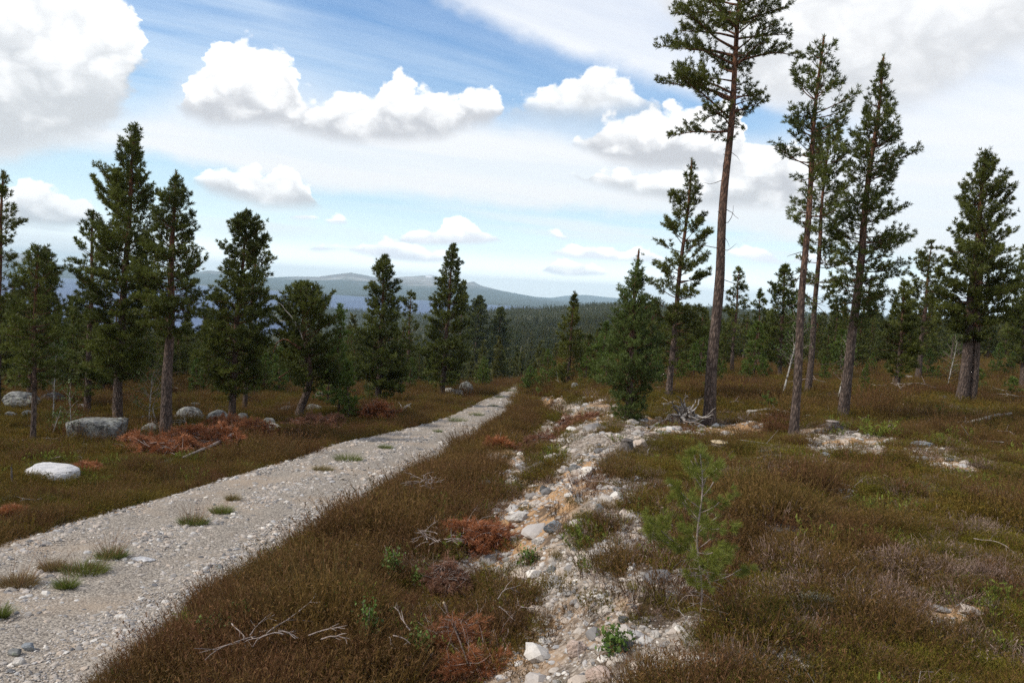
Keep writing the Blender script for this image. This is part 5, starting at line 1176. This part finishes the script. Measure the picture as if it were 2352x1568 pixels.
# ---- rusty dead pine brush
def brush(u, v, w, h, lab, seed, logs=(), twigs=12, bare_=0.0, yaw=0.0, dens=1.0, mat='rust', tall=1.0):
    rng = np.random.default_rng(seed); B = hit(u, v); px = (B @ FWD) / FP; rx = w * px / 2; hz = h * px * tall; ry = min(rx * 0.7, h * px * 1.4)
    B = np.array([B[0], B[1] + ry * 0.5, land1(B[0], B[1] + ry * 0.5)])
    root = thing('dead_brush', lab, 'dead brush', B); dep = B @ FWD; s = np.clip(dep / 12, 0.55, 1.6)
    nbr = int((50 + 110 * rx * ry) * dens); P = []; D = []; t = Tubes()
    for i in range(nbr):
        a = rng.random() * 6.283; q = math.sqrt(rng.random()) * 0.85; ox, oy = q * rx * math.cos(a), q * ry * math.sin(a)
        top = hz * math.sqrt(max(0.05, 1 - q * q)) * (0.35 + 0.75 * vn(np.array([ox * 2.2]), np.array([oy * 2.2]), seed)[0] + 0.1 * rng.random())
        L = min(0.35 + 0.5 * rng.random(), rx * 1.2) * (0.6 + 0.4 * s); ph = rng.normal() * 1.3 + (0 if rng.random() < 0.5 else math.pi); o = np.array([ox, oy, max(0.02, top * (0.5 + 0.5 * rng.random()))])
        dr = np.array([math.cos(ph), math.sin(ph) * 0.7, 0.30 + rng.normal() * 0.2]); n = 7; pts = [o - dr * L * 0.4]
        for _ in range(n - 1): dr = dr + rng.normal(size=3) * 0.12 - np.array([0, 0, 0.16]); dr /= np.linalg.norm(dr); pts.append(pts[-1] + dr * L / (n - 1))
        pts = np.array(pts); gz = land(pts[:, 0] + B[0], pts[:, 1] + B[1]) - B[2]; pts[:, 2] = np.maximum(pts[:, 2], gz + 0.03); t.add(pts, np.linspace(0.006, 0.002, n) * s ** 0.5, 3)
        if rng.random() < bare_: continue
        for q_ in range(int(7 / s ** 0.3)):
            f = 0.15 + 0.85 * rng.random(); c = np.array([np.interp(f, np.linspace(0, 1, n), pts[:, j]) for j in range(3)]); d = (pts[-1] - pts[0]) / L + rng.normal(size=3) * 0.6 + np.array([0, 0, -0.15]); P.append(c + rng.normal(size=3) * 0.03); D.append(d)
            P.append(c + d / np.linalg.norm(d) * 0.07 * s); D.append(d + np.array([0, 0, -0.2]))
    P = np.array(P); D = np.array(D)
    tint = np.clip(0.25 + 0.6 * (P[:, 2] / max(hz, 0.1)) + rng.normal(size=len(P)) * 0.2, 0, 1)
    obj('needles', needle_mesh('needles', P, D, np.full(len(P), s), rng, 22, 0.085, 0.0075 * s ** 0.5, (0.15, 1.0), tint=tint), MAT[mat], root)
    for q in range(twigs):
        a = rng.random() * 6.28; o = np.array([rng.normal() * rx * 0.45, rng.normal() * ry * 0.4 - ry * 0.2, hz * 0.35 * rng.random() + 0.05]); d = np.array([math.cos(a), math.sin(a) * 0.5, 0.4 + 0.3 * rng.random()]); L = 0.12 + 0.28 * rng.random(); pts = [o]
        for _ in range(6): d = d + rng.normal(size=3) * 0.2; d /= np.linalg.norm(d); pts.append(pts[-1] + d * L / 6)
        t.add(np.array(pts), np.linspace(0.005, 0.0015, 7) * s, 4)
    obj('twigs', t.mesh('twigs'), MAT['twig'], root)
    for k_, (pts, wp) in enumerate(logs):
        Q = []
        for (a, b, up) in pts: p = hit(a, b); Q.append(p - B + np.array([0, -0.15, up]))
        tl = Tubes(); tl.add(smooth_path(Q, 16), np.linspace(wp * px / 2, wp * px * 0.2, 16), 9, None, 0.08, rng); lg = obj('cut_trunk', tl.mesh('cut_trunk'), MAT['twig' if w > 160 else 'bark'], root)
        e = Q[0]; tc_ = Tubes(); dd = (Q[0] - Q[1]) / np.linalg.norm(Q[0] - Q[1]); tc_.add(np.array([e - dd * 0.02, e + dd * 0.012, e + dd * 0.0125]), [wp * px / 2 * 1.02, wp * px / 2 * 1.02, 0.001], 9); c_ = obj('cut_end', tc_.mesh('cut_end'), MAT['cut'], lg)
    return root
brush(345, 1048, 190, 52, 'near half of the long rusty brush heap, with the cut trunk on it', 1, tall=1.25, twigs=24, logs=[([(537, 1030, 0.42), (500, 1042, 0.30), (460, 1050, 0.18), (425, 1058, 0.10)], 11)])
brush(455, 1036, 170, 66, 'middle of the long rusty brush heap left of the track', 21, tall=1.25, twigs=26)
brush(545, 1012, 120, 50, 'bright orange far end of the long brush heap', 2, tall=1.4, twigs=16)
brush(512, 990, 90, 30, 'orange crest of dead brush behind the long heap', 22, tall=1.4, twigs=4)
brush(235, 1004, 130, 22, 'dark rusty brush in front of the slab boulder', 3, mat='rustdull', twigs=8)
brush(712, 988, 150, 32, 'rusty brush spread at the foot of the crooked pine', 4, tall=1.3, mat='rustdull', twigs=22)
brush(868, 968, 66, 46, 'bright rusty brush clump below the blunt-topped pine', 5, twigs=8)
brush(1010, 935, 70, 16, 'low rusty brush on the left verge near the heap of stones', 6, mat='rustdull', twigs=6)
brush(1100, 1262, 150, 84, 'largest round rust-red brush clump in the foreground', 7, tall=1.15, twigs=10, dens=2.4)
brush(1025, 1375, 110, 96, 'rusty brown brush with grey twigs below the round clump', 8, twigs=26, bare_=0.35, dens=1.5, mat='rustdull')
brush(1055, 1500, 150, 92, 'rusty branch with a thick grey stem in the near foreground', 9, twigs=20, bare_=0.1, dens=2.0, logs=[([(1020, 1430, 0.24), (1035, 1465, 0.22), (1055, 1505, 0.20), (1075, 1550, 0.16)], 6)])
brush(1080, 1560, 130, 50, 'rusty twigs at the bottom edge of the picture', 10, twigs=8, dens=1.6)
brush(1262, 1020, 80, 26, 'small dull red brush in the ditch right of the track', 12, twigs=8, dens=0.45, mat='rustdull')
brush(1325, 975, 60, 14, 'low rusty brush below the slim lone pine', 13, twigs=4, dens=0.35, mat='rustdull')
brush(1215, 960, 40, 14, 'little rusty brush on the right verge near the vanishing track', 14, twigs=4, dens=0.4, mat='rustdull')
brush(195, 1088, 50, 20, 'small rusty brush right of the pale boulder', 15, twigs=2)
brush(15, 1200, 46, 30, 'faded rusty sprays at the left edge', 16, twigs=4)
brush(1148, 965 + 60, 40, 12, 'tiny dry brush by the right verge of the track', 17, twigs=3)

# ---- stumps, logs, roots
def tubes_at(B, specs, mat, root, name, k=7, seed=0, wob=0.12):
    rng = np.random.default_rng(seed); t = Tubes(); px = (B @ FWD) / FP
    for pts, w0, w1 in specs:
        Q = []
        for q in pts:
            up = q[2] * px if len(q) > 2 else 0; p = hit(q[0], q[1] + (q[2] if len(q) > 2 else 0)); Q.append(p - B + np.array([0, 0, up]))
        n = max(10, 5 * len(pts)); Q = smooth_path(Q, n); Q = Q + rng.normal(size=Q.shape) * w0 * px * 0.08; t.add(Q, np.linspace(w0, w1, n) * px / 2, k, None, wob, rng)
    return obj(name, t.mesh(name), MAT[mat], root)
def log(pts, w0, w1, lab, mat='deadwood', twigs=(), name='fallen_log', cat='fallen log', seed=0):
    """pts: (u, v of ground below, height above ground in picture points)"""
    B = hit(pts[0][0], pts[0][1]); root = thing(name, lab, cat, B); tubes_at(B, [([(a, b - c, c) for a, b, c in pts], w0, w1)], mat, root, 'stem', 9, seed, 0.16)
    if twigs: tubes_at(B, [([(a, b - c, c) for a, b, c in tw], 3, 1) for tw in twigs], mat, root, 'branches', 5, seed + 1)
    return root
log([(2198, 978, 4), (2235, 980, 8), (2262, 975, 14), (2290, 966, 14), (2322, 962, 14)], 15, 6, 'twisted silver-grey fallen log on the right heath', twigs=[[(2218, 978, 8), (2216, 976, 20)], [(2262, 978, 6), (2300, 982, 3), (2345, 986, 2)]], seed=1)
log([(1715, 950, 3), (1760, 948, 8), (1800, 950, 5), (1850, 956, 3)], 8, 3, 'long thin fallen log between the two front tall trunks', twigs=[[(1722, 950, 4), (1712, 962, 0)], [(1732, 952, 4), (1742, 968, 0)]], seed=2)
log([(2060, 895, 14), (2072, 905, 5), (2095, 908, 2)], 5, 3, 'short curved grey branch on the far right heath', seed=3)
log([(190, 1022, 2), (250, 1018, 2), (320, 1014, 2)], 5, 4, 'long brown rotten log in front of the slab boulder', 'darkwood', seed=4)
log([(320, 1016, 2), (378, 1012, 4)], 9, 7, 'short split grey log right of the slab boulder', seed=5)
log([(28, 1012, 2), (45, 1016, 2), (55, 1012, 3)], 3, 2, 'short white stick on the left heath', seed=6)
log([(95, 1008, 2), (130, 1010, 3), (160, 1018, 1)], 4, 2, 'pale fallen branches left of the slab boulder', twigs=[[(120, 1010, 1), (150, 1003, 4)], [(140, 1014, 1), (175, 1020, 1)], [(100, 1016, 1), (140, 1018, 1), (180, 1024, 0)]], seed=7)
log([(905, 950, 3), (925, 945, 8), (940, 938, 12), (958, 925, 8)], 6, 3, 'silvery branched deadwood left of the track under the pointed pine', twigs=[[(925, 945, 8), (915, 936, 14)], [(938, 940, 10), (955, 950, 2)], [(920, 950, 4), (945, 935, 12)]], seed=8)
log([(1418, 1243, 1), (1440, 1245, 2), (1468, 1238, 2)], 6, 3, 'short white stick lying on the stony strip', seed=9)
log([(1870, 1035, 1), (1900, 1033, 2), (1945, 1026, 2)], 4, 2, 'thin pale stick across the bare patch under the tall pines', seed=10)
log([(2110, 1015, 1), (2140, 1010, 2), (2168, 1000, 3)], 4, 2, 'thin stick on the right bare patch', seed=12)
log([(1345, 1100, 2), (1375, 1070, 3), (1410, 1045, 4)], 10, 7, 'half-buried grey root running down from the dark near stump', 'darkwood', seed=13)
log([(1100, 1118, 2), (1112, 1108, 3), (1128, 1110, 3)], 6, 3, 'white bare root in the ditch', twigs=[[(1108, 1112, 2), (1104, 1098, 8)], [(1118, 1112, 2), (1130, 1104, 6)]], seed=14)
log([(1520, 940, 8), (1548, 932, 8), (1590, 940, 6)], 10, 8, 'grey fallen trunk behind the uprooted stump', twigs=[[(1540, 934, 8), (1520, 925, 14)], [(1565, 940, 6), (1520, 955, 2)]], seed=15)
log([(1490, 985, 2), (1520, 970, 3), (1570, 950, 4)], 6, 3, 'long pale root reaching from the uprooted stump to the stony strip', twigs=[[(1500, 982, 2), (1480, 1000, 1)], [(1530, 970, 2), (1500, 972, 1)]], seed=16)
log([(1640, 946, 1), (1690, 948, 1), (1725, 950, 1)], 3, 2, 'thin straight stick right of the tallest trunk', seed=17)
for i, (u, v, up) in enumerate([(355, 985, 55), (500, 975, 12)][:1]):
    log([(u + 10, v, 2), (u, v - 8, 20), (u - 6, v - 10, up * 0.7), (u - 3, v - 8, up)], 4, 1.5, 'bare upright dead sapling left of the stout trunk', seed=30, name='dead_sapling', cat='dead sapling')
log([(27, 1118, 2), (26, 1118, 30), (25, 1118, 48)], 5, 3, 'thin black stake standing left of the pale boulder', 'darkwood', name='stake', cat='stake', seed=18)

# uprooted stump beside the tallest pine
def uprooted():
    B = hit(1575, 985); root = thing('uprooted_stump', 'tangled silvery uprooted stump at the foot of the tallest pine', 'uprooted stump', B); rng = np.random.default_rng(8); px = (B @ FWD) / FP; t = Tubes(); t2 = Tubes()
    c = np.array([0.0, 0.1, 26 * px]); t.add(np.array([[-0.15, 0.3, 0.05], [0, .15, 0.3], [0.12, 0, 0.42]]) * px * 100, np.array([22, 20, 12]) * px / 2 * 1.3, 10, None, 0.3, rng)
    for i in range(48):
        a = rng.random() * 6.283; e = rng.uniform(-0.9, 1.1); d = np.array([math.cos(a), math.sin(a) * 0.7, math.sin(e)]); L = (26 + 48 * rng.random()) * px; pts = [c + rng.normal(size=3) * 7 * px]
        for _ in range(8): d = d + rng.normal(size=3) * 0.32; d /= np.linalg.norm(d); pts.append(pts[-1] + d * L / 8)
        pts = np.array(pts); pts[:, 2] = np.maximum(pts[:, 2], 0.0); (t if i % 3 else t2).add(pts, np.linspace((4 + 6 * rng.random()) * px / 2, 1.0 * px / 2, 9), 6, None, 0.15, rng)
    obj('roots', t.mesh('roots'), MAT['deadwood'], root); obj('dark_roots', t2.mesh('dark_roots'), MAT['darkwood'], root)
uprooted()
def stump(u, v, w, h, lab, mat='darkwood', top=None, roots=4, seed=0):
    rng = np.random.default_rng(seed + 70); B = hit(u, v); px = (B @ FWD) / FP; r = w * px / 2; hh = h * px; B = np.array([B[0], B[1] + r * 0.6, land1(B[0], B[1] + r * 0.6)])
    root = thing('stump', lab, 'tree stump', B); t = Tubes(); n = 8; z = np.linspace(-0.05, hh, n); t.add(np.stack([np.zeros(n), np.zeros(n), z], -1), r * (0.78 + 0.35 * np.exp(-np.linspace(0, 1, n) * 3)), 16, None, 0.10, rng)
    for i in range(roots):
        a = rng.random() * 6.28; L = r * (1.2 + rng.random()); q = np.array([[math.cos(a) * r * 0.5, math.sin(a) * r * 0.5, hh * 0.5], [math.cos(a) * r * 1.2, math.sin(a) * r * 1.2, hh * 0.12], [math.cos(a + .3) * (r + L), math.sin(a + .3) * (r + L), -0.02]]); t.add(smooth_path(q, 8), np.linspace(r * 0.3, r * 0.08, 8), 6, None, 0.2, rng)
    obj('wood', t.mesh('wood'), MAT[mat], root); c = Tubes(); c.add(np.array([[0, 0, hh - 0.01], [0, 0, hh + 0.004], [0, 0, hh + 0.005]]), [r * 0.86, r * 0.84, 0.001], 16, None, 0.04, rng); obj('cut_top', c.mesh('cut_top'), MAT[top or mat], root)
stump(1440, 1040, 34, 28, 'dark weathered stump at the right side of the stony strip', roots=5, seed=1); stump(1655, 1032, 46, 16, 'low cut stump behind the near young pine', 'twig', 'cut', 3, 2); stump(1915, 985, 34, 16, 'rooty stump right of the slender tall pine', 'darkwood', 'twig', 7, 3)
stump(940, 1138, 18, 22, 'small cut stump with pale top on the heather bank', 'darkwood', 'cut', 2, 4); stump(474, 1530, 20, 18, 'small cut stump with pale top at the near bottom', 'darkwood', 'cut', 1, 5); stump(2170, 920, 22, 9, 'grey stump behind on the right heath', 'deadwood', 'darkwood', 6, 6)
stump(1822, 940 + 5, 26, 8, 'low grey stump left of the slender tall trunk', 'deadwood', 'twig', 4, 7); stump(180, 1012, 28, 34, 'dark hollow stump leaning on the slab boulder', 'darkwood', 'darkwood', 2, 8); stump(1770, 962, 24, 10, 'small decayed stump between the front tall trunks', 'darkwood', 'twig', 4, 9)

# bare grey branches lying in the heather
def bare_branch(u, v, w, h, lab, seed, n=7, mat='twig'):
    rng = np.random.default_rng(seed); B = hit(u, v); px = (B @ FWD) / FP; root = None; t = Tubes()
    for i in range(n):
        o = np.array([rng.normal() * w * px * 0.2, rng.normal() * w * px * 0.12, 0.22 + 0.10 * rng.random()]); a = rng.random() * 6.28; d = np.array([math.cos(a), math.sin(a) * 0.5, 0.25]); L = w * px * (0.22 + 0.36 * rng.random()); pts = [o]
        for _ in range(9): d = d + rng.normal(size=3) * 0.16 - np.array([0, 0, 0.02]); d /= np.linalg.norm(d); pts.append(pts[-1] + d * L / 9)
        pts = np.array(pts); g = land(pts[:, 0] + B[0], pts[:, 1] + B[1]) - B[2]; pts[:, 2] = np.maximum(pts[:, 2], g + 0.15); t.add(pts, np.linspace(0.0055, 0.0020, 10), 5)
        for k in (3, 5, 7):
            d2 = (pts[k + 1] - pts[k - 1]); d2 = d2 / np.linalg.norm(d2) + rng.normal(size=3) * 0.6; t.add(np.array([pts[k], pts[k] + d2 * L * 0.12, pts[k] + d2 * L * 0.26 + rng.normal(size=3) * 0.02]), [0.0035, 0.0028, 0.0015], 4)
    tag(obj('bare_branch', t.mesh('bare_branch'), MAT[mat], None, B), lab, 'dead branch')
bare_branch(560, 1530, 330, 60, 'long grey bare branches lying in the heather near the bottom left', 1, 5); bare_branch(700, 1545, 200, 40, 'grey twigs at the bottom between heather and rusty brush', 2, 4); bare_branch(1150, 1450, 180, 60, 'curved pale twig beside the near rusty branch', 3, 3)
bare_branch(975, 1155, 90, 40, 'dry grey twigs behind the small cut stump', 4, 14); bare_branch(1000, 1290, 120, 60, 'tangle of grey dead twigs above the rusty brown brush', 5, 12); bare_branch(900, 1535, 160, 40, 'thin grey twigs at the bottom left of the rusty branch', 6, 3)
bare_branch(420, 990, 70, 40, 'spiky grey twigs at the foot of the stout pine', 7, 12, 'deadwood'); bare_branch(372, 1000, 60, 40, 'bare twigs around the stout trunk base', 8, 10)

# small leafy birch sprouts in the foreground
for i, (u, v, h, w, lab) in enumerate([(835, 1500, 150, 40, 'tall green birch sprout in the near heather'), (500, 1500, 110, 80, 'yellow-green leafy sprout in the near bottom heather'), (900, 1335, 90, 60, 'small leafy sprout above the tall one'), (560, 1470, 90, 40, 'leafy sprout right of the yellow-green one'),
                                      (975, 1360, 60, 40, 'small sprout left of the rusty brown brush'), (960, 1520, 80, 50, 'sprout at the bottom left of the near rusty branch'), (1415, 1500, 60, 40, 'little green sprout on the dark low rock'), (1210, 1300, 40, 40, 'small bright sprout on the strip'), (650, 1350, 60, 70, 'pale green sprouts on the heather bank by the track')]):
    rng = np.random.default_rng(800 + i); B = hit(u, v); px = (B @ FWD) / FP; root = thing('birch_sprout', lab, 'birch sprout', B); t = Tubes(); P = []
    for q in range(6):
        x0 = rng.normal() * w * px * 0.22; top = np.array([x0 + rng.normal() * w * px * 0.2, rng.normal() * 0.05, h * px * (0.5 + 0.5 * rng.random())]); pts = smooth_path([[x0, 0, -0.02], [x0 * 1.1, 0.02, top[2] * 0.5], top], 10); t.add(pts, np.linspace(0.004, 0.0015, 10), 4)
        for z in range(12): f = 0.3 + 0.7 * rng.random(); P.append([np.interp(f, np.linspace(0, 1, 10), pts[:, j]) for j in range(3)])
    obj('stems', t.mesh('stems'), MAT['twig'], root); leaf_cloud('leaves', np.array(P), rng, 5, 0.017, MAT['sproutleaf'], root)

# ------------------------------------------------------------------ the far wood, too many to count
def low_tree(seed, H, rmax, zbf, n=70):
    rng = np.random.default_rng(seed); h = H * (zbf + (1 - zbf) * rng.random(n) ** 1.15); rel = (h - H * zbf) / (H * (1 - zbf)); a = rng.random(n) * 6.283; rad = rmax * (1 - rel) ** 0.8 * (0.5 + 0.5 * rng.random(n))
    P = np.stack([rad * 0.45 * np.cos(a), rad * 0.45 * np.sin(a), h], -1); D = np.stack([np.cos(a), np.sin(a), 0.25 + 0.8 * rel], -1); S = 0.6 + 0.7 * (1 - rel)
    me = needle_mesh('far_tree', P, D, S * rmax * 0.9, rng, 6, 1.0, 0.34, (0.1, 0.8), tint=rng.random(n), spread=0.3)
    V = np.empty(len(me.vertices) * 3, np.float32); me.vertices.foreach_get('co', V)
    me.materials.append(MAT['needles_far']); return me
FAR = [low_tree(1, 7.5, 1.0, 0.15), low_tree(2, 6.5, 0.9, 0.08), low_tree(3, 9, 1.0, 0.3), low_tree(4, 5, 0.95, 0.05), low_tree(5, 8, 0.8, 0.2)]
FARL = [low_tree(11, 7.5, 1.2, 0.1, 22), low_tree(12, 6.5, 1.1, 0.06, 20), low_tree(13, 8.5, 1.2, 0.2, 22)]
rng = np.random.default_rng(1234)
def wood(name, protos, shells, lab, smul=1.0):
    PP = []; SS = []
    for r0, r1, dens, s in shells:
        n = int(0.5 * math.radians(78) * (r1 ** 2 - r0 ** 2) * dens); r = np.sqrt(r0 ** 2 + (r1 ** 2 - r0 ** 2) * rng.random(n)); a = np.radians(-39 + 78 * rng.random(n)); x = r * np.sin(a); y = r * np.cos(a)
        z = land(x, y); c = fbm(x / 55, y / 55, 303, 3); l, e = road_l(y), road_r(y)
        k = (rng.random(n) < np.clip(0.75 + 1.2 * c, 0.12, 1)) & (z > LAKE + 1.5) & ~((x > l - 2) & (x < e + 2) & (y < 130))
        dep = y * math.cos(PITCH); u, v = project(np.stack([x, y, z], -1)); vt = skyline(u); S = s * (0.7 + 0.6 * rng.random(n)) * np.clip(0.9 + 0.5 * c, 0.6, 1.3)
        if r0 < 300:
            hmax = (v - (vt - 6)) * (np.stack([x, y, z], -1) @ FWD) / FP; S = np.minimum(S, np.maximum(hmax / 7.5, 0)); k &= S > 0.3
        PP.append(np.stack([x, y, z - 0.2], -1)[k]); SS.append(S[k])
    P = np.concatenate(PP); S = np.concatenate(SS); n = len(P); print(name, n); return scatter(name, protos, P, S, rng.random(n) * 6.28, tilt_rand(n, rng, 0.03), label=lab, cat='forest')
wood('forest', FAR, [(118, 300, 0.055, 1.0), (300, 900, 0.034, 1.0)], 'sparse pine forest covering the valley and slope beyond the heath')
wood('far_forest', FARL, [(900, 1800, 0.019, 1.1), (1800, 4000, 0.0028, 1.7)], 'far dark forest down to the lake shore')
# wooded islands in the lake
for i, (u0, u1, v, lab) in enumerate([(680, 745, 671, 'long low wooded island in the lake nearest the far shore'), (803, 862, 681, 'second low wooded island in the lake, right of the long one')]):
    d = ray((u0 + u1) / 2, v); B = d * (LAKE / d[2]); w = (u1 - u0) * (B @ FWD) / FP; me = rock_mesh(900 + i, 4, 1.0, 0.2, 0.3); co = np.empty(len(me.vertices) * 3, np.float32); me.vertices.foreach_get('co', co); co = co.reshape(-1, 3) * [w / 2, w / 7, 7]; me.vertices.foreach_set('co', co.ravel().astype(np.float32)); me.update()
    root = thing('island', lab, 'island', B); obj('ground', me, MAT['ground'], root)
    rg = np.random.default_rng(i); P = []; D = []
    n = 160; x = (rg.random(n) - 0.5) * w * 0.86; y = (rg.random(n) - 0.5) * w / 7; z = 6 * np.sqrt(np.clip(1 - (2 * x / w) ** 2, 0, 1)); P = np.stack([x, y, z + 3], -1)
    o = obj('trees', needle_mesh('island_trees', P, np.tile([[0, 0, 1.0]], (n, 1)), np.full(n, 6.0) * (0.6 + 0.8 * rg.random(n)), rg, 12, 1.1, 0.5, (0.1, 0.9)), MAT['needles_far'], root); o['kind'] = 'stuff'

# ------------------------------------------------------------------ the air
def air():
    x0, x1, y0, y1, z0, z1 = -27000, 27000, -60, 27500, -560, 430
    V = np.array([[x, y, z] for x in (x0, x1) for y in (y0, y1) for z in (z0, z1)], float)
    F = np.array([[0, 1, 3, 2], [4, 6, 7, 5], [0, 4, 5, 1], [2, 3, 7, 6], [0, 2, 6, 4], [1, 5, 7, 3]])
    m = bpy.data.materials.new('haze'); m.use_nodes = True; N = m.node_tree.nodes; N.clear(); o = N.new('ShaderNodeOutputMaterial'); p = N.new('ShaderNodeVolumePrincipled')
    p.inputs['Color'].default_value = (0.64, 0.86, 1.0, 1); p.inputs['Density'].default_value = 6.6e-5; p.inputs['Anisotropy'].default_value = 0.0
    m.node_tree.links.new(p.outputs[0], o.inputs['Volume']); me = mesh_from('haze', V, F, False); h = obj('haze', me, m); tag(h, kind='stuff')
air()
